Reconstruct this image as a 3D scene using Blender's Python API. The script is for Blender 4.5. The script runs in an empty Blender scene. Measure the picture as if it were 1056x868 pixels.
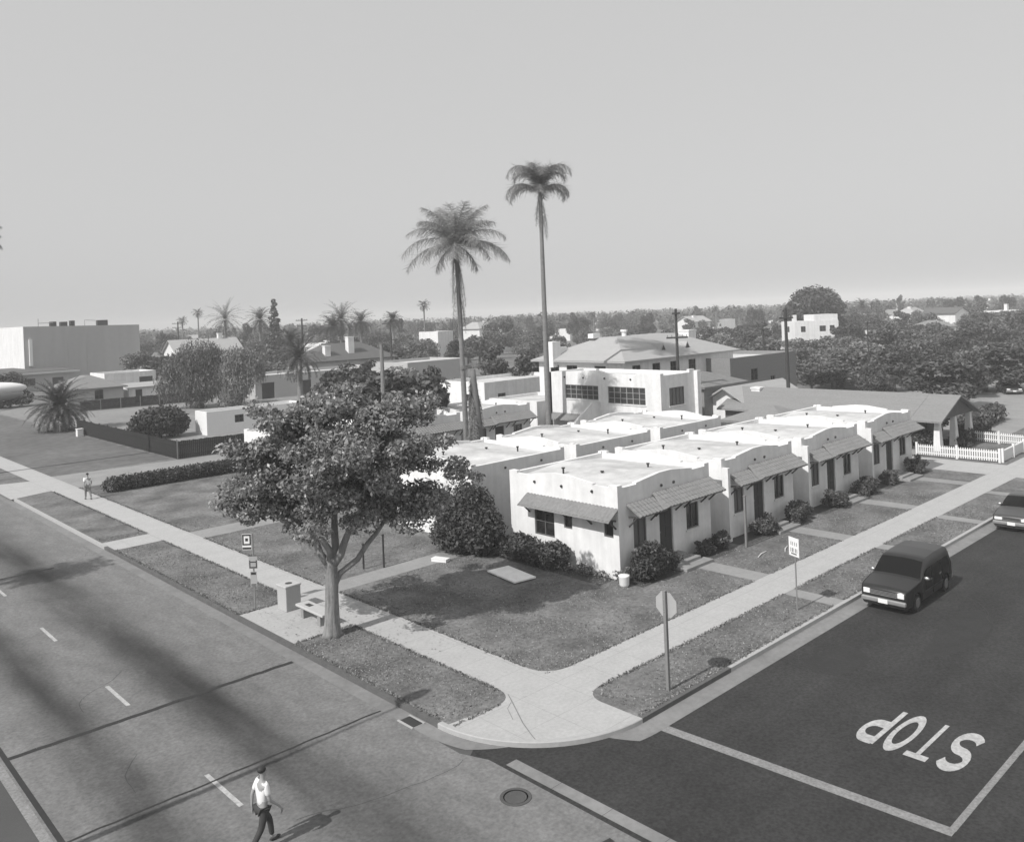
import bpy, math, random
import numpy as np
from mathutils import Vector, Matrix

scene = bpy.context.scene
COL = scene.collection
R = math.radians
rng = random.Random(7)

# ------------------------------------------------------------------ materials
MATS = {}
def mat(name, val, rough=0.8, amp=0.0, scale=4.0, bump=0.0, bscale=None, spec=0.3, metal=0.0,
        amp2=0.0, scale2=0.4, streak=None, island=0.0, trans=0.0, detail=6.0):
    if name in MATS: return MATS[name]
    m = bpy.data.materials.new(name); m.use_nodes = True
    nt = m.node_tree; n = nt.nodes; l = nt.links
    b = n['Principled BSDF']
    b.inputs['Roughness'].default_value = rough
    b.inputs['Metallic'].default_value = metal
    b.inputs['Specular IOR Level'].default_value = spec
    b.inputs['Base Color'].default_value = (val, val, val, 1)
    tc = n.new('ShaderNodeTexCoord')
    def M(op, a, c=None, d=None):
        x = n.new('ShaderNodeMath'); x.operation = op
        for i, v in enumerate((a, c, d)):
            if v is None: continue
            if isinstance(v, (int, float)): x.inputs[i].default_value = v
            else: l.new(v, x.inputs[i])
        return x.outputs[0]
    def noise(sc, det=detail, vec=None, ro=0.6):
        x = n.new('ShaderNodeTexNoise'); x.inputs['Scale'].default_value = sc
        x.inputs['Detail'].default_value = det; x.inputs['Roughness'].default_value = ro
        l.new(vec if vec is not None else tc.outputs['Object'], x.inputs['Vector'])
        return x.outputs['Fac']
    fac = None
    def mul(f):
        nonlocal fac
        fac = f if fac is None else M('MULTIPLY', fac, f)
    if amp: mul(M('MULTIPLY_ADD', M('SUBTRACT', noise(scale), 0.5), 2 * amp, 1.0))
    if amp2: mul(M('MULTIPLY_ADD', M('SUBTRACT', noise(scale2, 3.0), 0.5), 2 * amp2, 1.0))
    if streak:   # drips / brushed streaks: noise stretched along z
        mp = n.new('ShaderNodeMapping'); mp.inputs['Scale'].default_value = streak[1]
        l.new(tc.outputs['Object'], mp.inputs['Vector'])
        mul(M('MULTIPLY_ADD', M('SUBTRACT', noise(1.0, 4.0, mp.outputs[0]), 0.5), 2 * streak[0], 1.0))
    if island:
        g = n.new('ShaderNodeNewGeometry')
        mul(M('MULTIPLY_ADD', M('SUBTRACT', g.outputs['Random Per Island'], 0.5), 2 * island, 1.0))
    if trans:
        oi = n.new('ShaderNodeObjectInfo'); mul(M('MULTIPLY_ADD', oi.outputs['Random'], 0.7, 0.65))
    if fac is not None:
        v = M('MAXIMUM', M('MULTIPLY', fac, val), 0.004)
        cc = n.new('ShaderNodeCombineColor')
        for i in range(3): l.new(v, cc.inputs[i])
        l.new(cc.outputs[0], b.inputs['Base Color'])
        colout = cc.outputs[0]
    else: colout = None
    if bump:
        bp = n.new('ShaderNodeBump'); bp.inputs['Strength'].default_value = bump
        bp.inputs['Distance'].default_value = 0.05
        l.new(noise(bscale or scale), bp.inputs['Height']); l.new(bp.outputs[0], b.inputs['Normal'])
    if trans:
        t = n.new('ShaderNodeBsdfTranslucent'); t.inputs[0].default_value = (val * 1.3,) * 3 + (1,)
        if colout: l.new(colout, t.inputs[0])
        mx = n.new('ShaderNodeMixShader'); mx.inputs[0].default_value = trans
        l.new(b.outputs[0], mx.inputs[1]); l.new(t.outputs[0], mx.inputs[2])
        l.new(mx.outputs[0], n['Material Output'].inputs[0])
    MATS[name] = m
    return m

def shader_tools(m):
    nt = m.node_tree; n = nt.nodes; l = nt.links
    tc = n.new('ShaderNodeTexCoord'); sp = n.new('ShaderNodeSeparateXYZ'); l.new(tc.outputs['Object'], sp.inputs[0])
    def Mx(op, a, c=None, d=None):
        x = n.new('ShaderNodeMath'); x.operation = op
        for i, v in enumerate((a, c, d)):
            if v is None: continue
            if isinstance(v, (int, float)): x.inputs[i].default_value = v
            else: l.new(v, x.inputs[i])
        return x.outputs[0]
    def noise(sc, det=4.0, stretch=None):
        x = n.new('ShaderNodeTexNoise'); x.inputs['Scale'].default_value = sc; x.inputs['Detail'].default_value = det
        v = tc.outputs['Object']
        if stretch:
            mp = n.new('ShaderNodeMapping'); mp.inputs['Scale'].default_value = stretch
            l.new(v, mp.inputs['Vector']); v = mp.outputs[0]
        l.new(v, x.inputs['Vector']); return x.outputs['Fac']
    def out(v):
        cc = n.new('ShaderNodeCombineColor')
        for i in range(3): l.new(v, cc.inputs[i])
        l.new(cc.outputs[0], n['Principled BSDF'].inputs['Base Color'])
    return sp, Mx, noise, out

# ------------------------------------------------------------------ mesh builder
class MB:
    def __init__(s): s.v = []; s.f = []
    def add(s, vs, fs):
        o = len(s.v); s.v += [tuple(p) for p in vs]; s.f += [tuple(i + o for i in f) for f in fs]
    def quad(s, a, b, c, d): s.add([a, b, c, d], [(0, 1, 2, 3)])
    def box(s, x0, x1, y0, y1, z0, z1):
        s.add([(x0,y0,z0),(x1,y0,z0),(x1,y1,z0),(x0,y1,z0),(x0,y0,z1),(x1,y0,z1),(x1,y1,z1),(x0,y1,z1)],
              [(3,2,1,0),(4,5,6,7),(0,1,5,4),(1,2,6,5),(2,3,7,6),(3,0,4,7)])
    def hexa(s, p): s.add(p, [(3,2,1,0),(4,5,6,7),(0,1,5,4),(1,2,6,5),(2,3,7,6),(3,0,4,7)])
    def beam(s, a, b, w, h=None):
        a = Vector(a); b = Vector(b); h = h or w
        d = (b - a).normalized(); u = d.cross(Vector((0,0,1)))
        if u.length < 1e-4: u = Vector((1,0,0))
        u.normalize(); q = u.cross(d).normalized(); u *= w/2; q *= h/2
        s.hexa([a-u-q, a+u-q, a+u+q, a-u+q, b-u-q, b+u-q, b+u+q, b-u+q])
    def prism(s, poly, z0, z1):       # poly in xy
        n = len(poly)
        s.add([(x,y,z0) for x,y in poly] + [(x,y,z1) for x,y in poly],
              [tuple(reversed(range(n))), tuple(range(n, 2*n))] + [(i,(i+1)%n,n+(i+1)%n,n+i) for i in range(n)])
    def prism_y(s, poly, y0, y1):     # poly in xz, extruded along y
        n = len(poly)
        s.add([(x,y0,z) for x,z in poly] + [(x,y1,z) for x,z in poly],
              [tuple(range(n)), tuple(reversed(range(n, 2*n)))] + [(i,n+i,n+(i+1)%n,(i+1)%n) for i in range(n)])
    def tube(s, pts, rad, n=8, cap=True):
        pts = [Vector(p) for p in pts]
        if isinstance(rad, (int, float)): rad = [rad]*len(pts)
        o = len(s.v); u = None
        for i, p in enumerate(pts):
            d = (pts[min(i+1, len(pts)-1)] - pts[max(i-1, 0)]).normalized()
            if u is None:
                u = d.cross(Vector((0.3,0.9,0.1)))
                if u.length < 1e-3: u = d.cross(Vector((1,0,0)))
            u = (u - d*u.dot(d)).normalized(); w = d.cross(u)
            for k in range(n):
                a = 2*math.pi*k/n
                s.v.append(tuple(p + (u*math.cos(a) + w*math.sin(a))*rad[i]))
        m = len(pts)
        for i in range(m-1):
            for k in range(n):
                s.f.append((o+i*n+k, o+i*n+(k+1)%n, o+(i+1)*n+(k+1)%n, o+(i+1)*n+k))
        if cap:
            s.f.append(tuple(o+k for k in reversed(range(n)))); s.f.append(tuple(o+(m-1)*n+k for k in range(n)))
    def lathe(s, prof, c=(0,0,0), n=20):
        o = len(s.v)
        for r_, z in prof:
            for k in range(n):
                a = 2*math.pi*k/n; s.v.append((c[0]+r_*math.cos(a), c[1]+r_*math.sin(a), c[2]+z))
        m = len(prof)
        for i in range(m-1):
            for k in range(n):
                s.f.append((o+i*n+k, o+i*n+(k+1)%n, o+(i+1)*n+(k+1)%n, o+(i+1)*n+k))
        s.f.append(tuple(o+k for k in reversed(range(n)))); s.f.append(tuple(o+(m-1)*n+k for k in range(n)))
    def ellipsoid(s, c, r, n=12, m=8):
        o = len(s.v)
        for i in range(m+1):
            t = math.pi*i/m
            for k in range(n):
                a = 2*math.pi*k/n
                s.v.append((c[0]+r[0]*math.sin(t)*math.cos(a), c[1]+r[1]*math.sin(t)*math.sin(a), c[2]-r[2]*math.cos(t)))
        for i in range(m):
            for k in range(n):
                s.f.append((o+i*n+k, o+i*n+(k+1)%n, o+(i+1)*n+(k+1)%n, o+(i+1)*n+k))
    def mesh(s, name, m, smooth=False):
        me = bpy.data.meshes.new(name); me.from_pydata(s.v, [], s.f); me.update()
        me.materials.append(m)
        if smooth: me.shade_smooth()
        return me
    def build(s, name, m, parent=None, loc=(0,0,0), rz=0.0, smooth=False, bevel=0.0, seg=2):
        o = bpy.data.objects.new(name, s.mesh(name, m, smooth)); COL.objects.link(o)
        o.location = loc; o.rotation_euler = (0,0,rz)
        if parent: o.parent = parent
        if bevel:
            bv = o.modifiers.new('bevel', 'BEVEL'); bv.width = bevel; bv.segments = seg; bv.limit_method = 'ANGLE'
        return o

def np_obj(name, V, F, m, parent=None, loc=(0,0,0)):
    o = bpy.data.objects.new(name, np_mesh(name, V, F, m)); COL.objects.link(o); o.location = loc
    if parent: o.parent = parent
    return o
def np_mesh(name, V, F, m):
    me = bpy.data.meshes.new(name)
    V = np.asarray(V, np.float32); F = np.asarray(F, np.int32)
    me.vertices.add(len(V)); me.vertices.foreach_set('co', V.ravel())
    k = F.shape[1]
    me.loops.add(F.size); me.loops.foreach_set('vertex_index', F.ravel())
    me.polygons.add(len(F)); me.polygons.foreach_set('loop_start', np.arange(0, F.size, k, dtype=np.int32))
    me.update(calc_edges=True); me.validate(); me.materials.append(m)
    return me

def tag(o, label=None, cat=None, group=None, kind=None):
    if label: o['label'] = label
    if cat: o['category'] = cat
    if group: o['group'] = group
    if kind: o['kind'] = kind
    return o
def thing(name, label, cat, loc=(0,0,0), rz=0.0, group=None):
    o = bpy.data.objects.new(name, None); COL.objects.link(o)
    o.location = loc; o.rotation_euler = (0,0,rz); o.empty_display_size = 0.3
    return tag(o, label, cat, group)
def kids(o): return [c for c in list(bpy.data.objects) if c.parent is o]
def dup(root, loc, rz=0.0, label=None, group=None, scale=None, tree=None):
    r = root.copy(); COL.objects.link(r); r.location = loc; r.rotation_euler = (0,0,rz)
    if scale: r.scale = scale
    if label: r['label'] = label
    if group: r['group'] = group
    for ch, gs in (tree or TREES.get(root.name) or [(c, kids(c)) for c in kids(root)]):
        c = ch.copy(); COL.objects.link(c); c.parent = r
        for g in gs:
            d = g.copy(); COL.objects.link(d); d.parent = c
    return r
TREES = {}
def sheet(name, poly, z, m, kind='structure'):
    mb = MB(); mb.add([(x,y,z) for x,y in poly], [tuple(range(len(poly)))])
    o = mb.build(name, m); o['kind'] = kind
    return o
def rect(x0, x1, y0, y1): return [(x0,y0),(x1,y0),(x1,y1),(x0,y1)]

# ------------------------------------------------------------------ camera (measured from the street grid)
H = 11.3
FPX = 872.65; ROLL = R(2.3129); YAW = R(46.9682); HY = 322.72
FW = Vector((math.cos(YAW), math.sin(YAW), 0)); RT = Vector((math.sin(YAW), -math.cos(YAW), 0)); UP = Vector((0,0,1))
cam_d = bpy.data.cameras.new('Camera'); cam = bpy.data.objects.new('Camera', cam_d); COL.objects.link(cam)
cr = RT*math.cos(ROLL) - UP*math.sin(ROLL); cu = RT*math.sin(ROLL) + UP*math.cos(ROLL)
mw = Matrix.Identity(4)
for i in range(3):
    mw[i][0] = cr[i]; mw[i][1] = cu[i]; mw[i][2] = -FW[i]
mw[2][3] = H
cam.matrix_world = mw
cam_d.sensor_width = 36; cam_d.sensor_fit = 'HORIZONTAL'
cam_d.lens = 36*FPX/1056
cam_d.shift_y = (HY - 434)/1056
cam_d.clip_start = 0.5; cam_d.clip_end = 9000
scene.camera = cam
def pt(px, py, d):
    """world point seen at a pixel of the survey at depth d along the view axis"""
    dx = px - 528; dy = py - HY
    u = dx*math.cos(ROLL) - dy*math.sin(ROLL); v = dx*math.sin(ROLL) + dy*math.cos(ROLL)
    p = FW*d + RT*(u*d/FPX)
    return p.x, p.y, H - v*d/FPX

# ------------------------------------------------------------------ light
el = R(43.8); sd = Vector((-1.0, 0.006, 0)).normalized()*math.cos(el) + UP*math.sin(el)
sun_d = bpy.data.lights.new('Sun', 'SUN'); sun = bpy.data.objects.new('Sun', sun_d); COL.objects.link(sun)
sun_d.energy = 4.2; sun_d.angle = R(0.55); sun_d.color = (1, 0.985, 0.965)
sun.rotation_euler = (-sd).to_track_quat('-Z', 'Y').to_euler(); sun.location = (0,0,60)
w = bpy.data.worlds.new('World'); scene.world = w; w.use_nodes = True
nt = w.node_tree; bg = nt.nodes['Background']
sky = nt.nodes.new('ShaderNodeTexSky'); sky.sky_type = 'NISHITA'; sky.sun_disc = False
sky.sun_elevation = el; sky.sun_rotation = math.atan2(sd.x, sd.y)
sky.air_density = 1.6; sky.dust_density = 3.0; sky.ozone_density = 1.0
bw = nt.nodes.new('ShaderNodeRGBToBW')           # black-and-white film: the sky's light is grey
nt.links.new(sky.outputs[0], bw.inputs[0])
ev = nt.nodes.new('ShaderNodeMath'); ev.operation = 'MULTIPLY_ADD'; ev.inputs[1].default_value = 0.16; ev.inputs[2].default_value = 3.75   # a milky, even veil
nt.links.new(bw.outputs[0], ev.inputs[0]); nt.links.new(ev.outputs[0], bg.inputs[0])
bg.inputs[1].default_value = 0.14
scene.view_settings.view_transform = 'Standard'; scene.view_settings.look = 'None'
scene.view_settings.exposure = 0.0; scene.view_settings.gamma = 1.0

# ------------------------------------------------------------------ materials of the place
m_grass = mat('dry_lawn', 0.165, 0.95, amp=0.8, scale=6.0, bump=1.0, bscale=18.0, amp2=0.95, scale2=0.5, detail=9.0, spec=0.1)
m_strip = mat('verge_grass', 0.15, 0.95, amp=0.95, scale=4.0, bump=1.0, bscale=16.0, amp2=0.7, scale2=0.8, detail=9.0, spec=0.1)
m_rough = mat('rough_grass', 0.14, 0.95, amp=0.5, scale=1.2, bump=0.9, bscale=5.0, amp2=0.35, scale2=0.15, spec=0.1)
m_dirt = mat('bare_dirt', 0.24, 0.95, amp=0.35, scale=1.5, bump=0.5, bscale=8.0, amp2=0.3, scale2=0.12, spec=0.1)
m_conc = mat('pavement_concrete', 0.50, 0.85, amp=0.10, scale=14.0, bump=0.15, bscale=60.0, amp2=0.12, scale2=0.5, spec=0.2)
sp, Mx, nz, out_ = shader_tools(m_conc)
def lines(c, per, wd): return Mx('LESS_THAN', Mx('FRACT', Mx('DIVIDE', c, per)), wd/per)
jn = Mx('MAXIMUM', lines(sp.outputs[0], 1.52, 0.028), lines(sp.outputs[1], 1.52, 0.028))
base = Mx('MULTIPLY', Mx('MULTIPLY_ADD', Mx('SUBTRACT', nz(1.3), 0.5), 0.22, 1.0), Mx('MULTIPLY_ADD', Mx('SUBTRACT', nz(9.0, 9.0), 0.5), 0.4, 1.0))
out_(Mx('MULTIPLY', Mx('MULTIPLY', base, 0.40), Mx('MULTIPLY_ADD', jn, -0.16, 1.0)))
m_conc2 = mat('drive_concrete', 0.27, 0.9, amp=0.2, scale=5.0, bump=0.2, bscale=30.0, amp2=0.25, scale2=0.5, spec=0.2)
m_kerb = mat('kerb_concrete', 0.38, 0.85, amp=0.2, scale=6.0, spec=0.2)
m_kerbp = mat('kerb_faded_paint', 0.11, 0.8, amp=0.35, scale=3.0, spec=0.2)
m_gutter = mat('gutter_concrete', 0.21, 0.9, amp=0.3, scale=5.0, amp2=0.35, scale2=0.5, bump=0.2, bscale=30, spec=0.2)
m_asph = mat('side_road_asphalt', 0.058, 0.9, amp=0.35, scale=60.0, bump=0.35, bscale=120.0, amp2=0.35, scale2=0.45, spec=0.2)
sp, Mx, nz, out_ = shader_tools(m_asph)
wr = Mx('MULTIPLY_ADD', Mx('SUBTRACT', nz(1.0, 5.0, (0.10, 1.3, 1)), 0.5), 0.7, 1.0)
out_(Mx('MULTIPLY', Mx('MULTIPLY', Mx('MULTIPLY', wr, Mx('MULTIPLY_ADD', Mx('SUBTRACT', nz(12.0, 9.0), 0.5), 1.5, 1.0)), Mx('MULTIPLY_ADD', Mx('SUBTRACT', nz(0.5, 7.0), 0.5), 0.7, 1.0)), 0.040))
m_asph2 = mat('old_asphalt', 0.085, 0.9, amp=0.3, scale=40.0, bump=0.3, bscale=100.0, amp2=0.25, scale2=0.4, spec=0.2)
# the main street: grey concrete with tyre-worn, oil-dark bands along each lane
m_road = mat('main_street_concrete', 0.15, 0.85, bump=0.25, bscale=90.0, spec=0.25)
sp, Mx, nz, out_ = shader_tools(m_road)
def band(c, x0, s, a):
    dx = Mx('DIVIDE', Mx('SUBTRACT', c, x0), s)
    return Mx('MULTIPLY', Mx('EXPONENT', Mx('MULTIPLY', Mx('MULTIPLY', dx, dx), -1.0)), a)
wob = Mx('ADD', sp.outputs[0], Mx('MULTIPLY', Mx('SUBTRACT', nz(0.22, 2.0), 0.5), 1.1))
patch = Mx('MULTIPLY_ADD', nz(0.3, 5.0, (2.2, 0.3, 1)), 1.6, 0.1)
dark = Mx('MULTIPLY', Mx('ADD', band(wob, 10.5, 1.1, 0.72), band(wob, 6.95, 0.8, 0.66)), patch)
fine = Mx('MULTIPLY', Mx('MULTIPLY_ADD', Mx('SUBTRACT', nz(11.0, 9.0), 0.5), 1.1, 1.0), Mx('MULTIPLY_ADD', Mx('SUBTRACT', nz(1.3, 8.0, (1.5, 0.5, 1)), 0.5), 0.6, 1.0))
out_(Mx('MAXIMUM', Mx('MULTIPLY', Mx('MULTIPLY', fine, Mx('SUBTRACT', 1.0, dark)), 0.175), 0.02))
m_tar = mat('tar_joint', 0.03, 0.7, amp=0.3, scale=6.0)
m_paint = mat('road_paint', 0.40, 0.7, amp=0.7, scale=9.0, amp2=0.3, scale2=2.0)
m_paintw = mat('worn_road_paint', 0.22, 0.8, amp=0.7, scale=14.0, amp2=0.3, scale2=2.0)
m_stucco = mat('white_stucco', 0.72, 0.9, amp=0.16, scale=2.2, amp2=0.12, scale2=0.5, bump=0.25, bscale=45.0, spec=0.15, streak=(0.2, (2.2, 2.2, 0.16)))
m_roofw = mat('pale_roofing', 0.53, 0.95, amp=0.25, scale=2.5, bump=0.2, bscale=30.0, amp2=0.45, scale2=0.5, spec=0.1)
m_tile = mat('clay_tile', 0.20, 0.85, amp=0.35, scale=7.0, amp2=0.15, scale2=1.0, spec=0.2)
m_wood = mat('dark_wood', 0.05, 0.7, amp=0.3, scale=5.0)
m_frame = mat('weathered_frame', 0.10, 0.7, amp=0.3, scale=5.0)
m_framew = mat('white_trim', 0.62, 0.6, amp=0.1, scale=5.0)
m_door = mat('dark_door', 0.045, 0.6, amp=0.3, scale=3.0, streak=(0.2, (18, 18, 0.5)))
m_glass = mat('window_glass', 0.018, 0.12, spec=0.5)
m_curtain = mat('drawn_blind', 0.14, 0.7, amp=0.2, scale=2.0, streak=(0.2, (22, 22, 0.3)))
m_metal = mat('grey_metal', 0.30, 0.5, amp=0.2, scale=6.0, metal=0.4)
m_dmetal = mat('dark_metal', 0.04, 0.5, amp=0.2, scale=6.0)
m_post = mat('sign_post', 0.20, 0.7, amp=0.25, scale=8.0)
m_signback = mat('sign_back', 0.42, 0.55, amp=0.12, scale=3.0, metal=0.2)
m_sign = mat('sign_white', 0.78, 0.5, amp=0.05, scale=4.0)
m_signk = mat('sign_dark', 0.04, 0.5)
m_bin = mat('pebbled_concrete', 0.42, 0.9, amp=0.3, scale=40.0, bump=0.4, bscale=60.0)
m_bench = mat('bench_concrete', 0.46, 0.85, amp=0.15, scale=10.0, bump=0.15, bscale=50)
m_bark = mat('grey_bark', 0.23, 0.9, amp=0.35, scale=5.0, bump=0.6, bscale=12.0, streak=(0.8, (7, 7, 0.9)))
m_bark2 = mat('dark_bark', 0.10, 0.9, amp=0.35, scale=5.0, bump=0.5, bscale=12.0)
m_palmbark = mat('palm_bark', 0.20, 0.9, amp=0.25, scale=3.0, bump=0.5, bscale=8.0, streak=(0.25, (0.5, 0.5, 7)))
m_leaf = mat('glossy_leaves', 0.24, 0.34, island=0.8, trans=0.42, spec=0.55)
m_leaf2 = mat('dense_leaves', 0.09, 0.6, island=0.55, trans=0.2, spec=0.3)
m_leaf3 = mat('pale_leaves', 0.17, 0.6, island=0.5, trans=0.2, spec=0.3)
m_leafd = mat('dark_leaves', 0.092, 0.6, island=0.6, trans=0.15, spec=0.3)
m_frond = mat('palm_frond', 0.27, 0.5, island=0.4, trans=0.4, spec=0.4)
m_dry = mat('dry_frond', 0.24, 0.8, island=0.35, trans=0.2)
m_flower = mat('white_blossom', 0.7, 0.7, island=0.1, trans=0.2)
m_van = mat('dark_van_paint', 0.016, 0.3, spec=0.5)
m_sedan = mat('grey_car_paint', 0.045, 0.28, spec=0.6)
m_carglass = mat('car_glass', 0.004, 0.04, spec=0.3)
m_tyre = mat('tyre_rubber', 0.018, 0.85)
m_chrome = mat('chrome', 0.55, 0.25, metal=0.9)
m_lamp = mat('headlight_glass', 0.80, 0.2, spec=0.6)
m_plate = mat('number_plate', 0.75, 0.5)
m_skin = mat('skin', 0.32, 0.6); m_hair = mat('hair', 0.03, 0.6); m_shirt = mat('white_shirt', 0.72, 0.85, amp=0.06, scale=5)
m_trouser = mat('dark_trousers', 0.05, 0.85, amp=0.2, scale=8); m_shoe = mat('shoes', 0.04, 0.5)
m_greywall = mat('grey_block_wall', 0.42, 0.9, amp=0.08, scale=1.0, streak=(0.12, (0.5, 0.5, 0.06)), bump=0.1, bscale=20)
m_shingle = mat('grey_shingles', 0.22, 0.9, amp=0.25, scale=6.0, bump=0.4, bscale=20, streak=(0.12, (0.3, 0.3, 9)))
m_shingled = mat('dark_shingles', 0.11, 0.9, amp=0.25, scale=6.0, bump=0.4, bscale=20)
m_shinglel = mat('pale_shingles', 0.36, 0.9, amp=0.15, scale=5.0, bump=0.3, bscale=16, streak=(0.10, (0.3, 0.3, 7)))
m_fence = mat('dark_slats', 0.022, 0.8, amp=0.4, scale=3.0, streak=(0.4, (9, 9, 0.4)))
m_picket = mat('white_pickets', 0.72, 0.7, amp=0.08, scale=8.0)
m_soil = mat('flower_bed_soil', 0.08, 0.95, amp=0.4, scale=10, bump=0.8, bscale=20, spec=0.1)

# ------------------------------------------------------------------ the ground
mb = MB(); KR = 4.0; KC = (18.2, 18.9)
def arc(r, n=14, a0=180, a1=270):
    return [(KC[0]+r*math.cos(R(a0+(a1-a0)*i/n)), KC[1]+r*math.sin(R(a0+(a1-a0)*i/n))) for i in range(n+1)]
FAR = 4000
block = [(14.2, FAR)] + arc(KR) + [(FAR, 14.9), (FAR, FAR)]
mb.add([(x,y,0) for x,y in block], [tuple(range(len(block)))])
n_ = len(block)
mb.add([(x,y,0) for x,y in block[:n_-1]] + [(x,y,-0.3) for x,y in block[:n_-1]], [(i, n_-1+i, n_+i, i+1) for i in range(n_-2)])
gr = mb.build('ground', m_grass); gr['kind'] = 'structure'
sheet('road', rect(-400, FAR, -400, FAR), -0.138, m_asph2)
sheet('main_street', [(5.0,-60),(14.3,-60),(14.06,16.6),(13.75,17.4),(13.75,400),(5.0,400)], -0.131, m_road)
sheet('side_street', [(13.7,-60),(400,-60),(400,14.5),(18.2,14.9)] + [(KC[0]+4.0*math.cos(R(a)), KC[1]+4.0*math.sin(R(a))) for a in range(265,195,-5)] + [(13.7,17.0)], -0.134, m_asph)
def follow(r_out, r_in, z, m, name, segs):
    """flat band following the kerb line; segs: 'A' run (y0,y1), 'C' corner, 'B' run (x0,x1)"""
    mb = MB()
    for s in segs:
        if s[0] == 'A':
            a, b = KC[0]-r_out, KC[0]-r_in
            mb.quad((a,s[1],z),(b,s[1],z),(b,s[2],z),(a,s[2],z))
        elif s[0] == 'B':
            a, b = KC[1]-r_out, KC[1]-r_in
            mb.quad((s[1],a,z),(s[2],a,z),(s[2],b,z),(s[1],b,z))
        else:
            pi_ = arc(r_in, 16, s[1], s[2])
            def k_(i): return 1+(r_out/r_in-1)*min(1,(i if s[1] > 200 else 16-i)/7)
            po = [(KC[0]+(pi_[i][0]-KC[0])*k_(i), KC[1]+(pi_[i][1]-KC[1])*k_(i)) for i in range(17)]
            for i in range(16): mb.quad((*po[i],z),(*po[i+1],z),(*pi_[i+1],z),(*pi_[i],z))
    o = mb.build(name, m); o['kind'] = 'structure'; return mb, o
def kerb(name, m, segs):
    mb = MB(); ro, ri, zt = KR+0.01, KR-0.15, 0.012
    for s in segs:
        if s[0] == 'A': mb.box(KC[0]-ro, KC[0]-ri, s[1], s[2], -0.3, zt)
        elif s[0] == 'B': mb.box(s[1], s[2], KC[1]-ro, KC[1]-ri, -0.3, zt)
        else:
            po = arc(ro, 16, s[1], s[2]); pi_ = arc(ri, 16, s[1], s[2])
            pb = arc(ro-0.02, 16, s[1], s[2]); o_ = len(mb.v)
            for i in range(17): mb.v += [(*po[i],-0.3),(*po[i],zt-.02),(*pb[i],zt),(*pi_[i],zt),(*pi_[i],-.1)]
            for i in range(16):
                for k in range(4): mb.f.append((o_+5*i+k, o_+5*i+5+k, o_+5*i+6+k, o_+5*i+1+k))
    o = mb.build(name, m); o['kind'] = 'structure'; return o
follow(4.48, 4.0, -0.128, m_gutter, 'gutter', [('A',18.9,66),('A',66,400),('C',180,214)])
follow(4.62, 4.0, -0.126, m_gutter, 'gutter', [('C',252,270),('B',18.2,400)])
kerb('kerb', m_kerb, [('A',72.4,400),('A',47.0,66.5),('C',232,270)])
kerb('kerb', m_kerb, [('B',22.6,62.0),('B',66.5,300)])
kerb('kerb', m_kerbp, [('A',18.9,47.0)])
kerb('kerb', m_kerb, [('C',180,232)])
kerb('kerb', m_kerbp, [('B',18.2,22.6)])
# concrete gutter that carries the main street's edge across the side street's mouth
g = MB()
for i in range(14):
    y0 = 16.1 - i*1.6; g.quad((14.20+.012*i,y0-1.59,-0.127),(14.56+.012*i,y0-1.59,-0.127),(14.55+.012*i,y0,-0.127),(14.19+.012*i,y0,-0.127))
g.build('cross_gutter', m_gutter)['kind'] = 'structure'
def fil(cx, cy, r, a0, a1, n=6): return [(cx+r*math.cos(R(a0+(a1-a0)*i/n)), cy+r*math.sin(R(a0+(a1-a0)*i/n))) for i in range(n+1)]
pv = [(16.75, 500), (18.4, 500)] + fil(19.3, 19.65, .9, 180, 270) + [(500,18.75),(500,17.1)] + fil(18.9, 16.4, .7, 90, 180) \
     + [(18.2, 15.06)] + arc(3.85, 14, 270, 184) + fil(16.05, 19.15, .7, 270, 360)
sheet('pavement', pv, 0.005, m_conc)
sheet('bus_stop_pad', rect(14.36, 16.745, 27.3, 31.6), 0.005, m_conc)
sheet('path', rect(14.36, 16.745, 45.8, 47.9), 0.005, m_conc)
sheet('path', rect(18.405, 41, 44.4, 46.3), 0.005, m_conc2)
sheet('path', rect(18.405, 26.6, 31.0, 32.3), 0.005, m_conc2)
sheet('driveway', [(14.0,65.6),(16.745,66.6),(16.745,72.3),(14.0,73.2)], 0.006, m_conc)
sheet('driveway', [(18.405,66.0),(28.0,65.6),(60,66),(60,71.0),(28.0,72.2),(18.405,73.0)], 0.005, m_conc2)
sheet('driveway', [(57.6,18.755),(61.4,18.755),(61.4,60),(57.6,60)], 0.005, m_conc)
sheet('driveway', [(57.2,14.9),(62.0,14.9),(61.4,17.095),(57.6,17.095)], 0.006, m_conc)
UX = [27.0, 34.7, 42.4, 50.15]
for x in UX:
    sheet('path', [(x+3.45,18.755),(x+4.55,18.755),(x+4.5,21.75),(x+3.4,21.75)], 0.006, m_conc2)
for x0, x1 in ((29.75,30.55),(37.9,38.7),(44.9,45.7),(52.1,52.9)):
    sheet('path', rect(x0, x1, 15.06, 17.095), 0.006, m_conc2)
for x in UX: sheet('flower_bed', rect(x-0.1, x+6.8, 21.7, 22.9), 0.004, m_soil)
sheet('flower_bed', rect(26.0, 26.95, 23.2, 29.9), 0.004, m_soil)
sheet('vacant_lot', [(18.405,73.2),(27.8,73.2),(27.8,140),(18.405,140)], 0.004, m_rough)
sheet('vacant_lot', [(28.2,72.6),(70,72.6),(90,200),(28.2,140)], 0.004, m_dirt)
sheet('courtyard', rect(22.5, 50.0, 38.65, 44.3), 0.004, m_grass)
sheet('courtyard', rect(57.6, 61.3, 60.1, 64), 0.004, m_conc2)
sheet('parking_lot', [(73.5,22.5),(140,25.5),(140,47),(90,40),(76,30)], 0.006, m_conc2)
sheet('side_yard', [(62.05,19.3),(69.5,19.3),(69.5,24),(62.05,24)], 0.005, m_grass)

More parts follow.
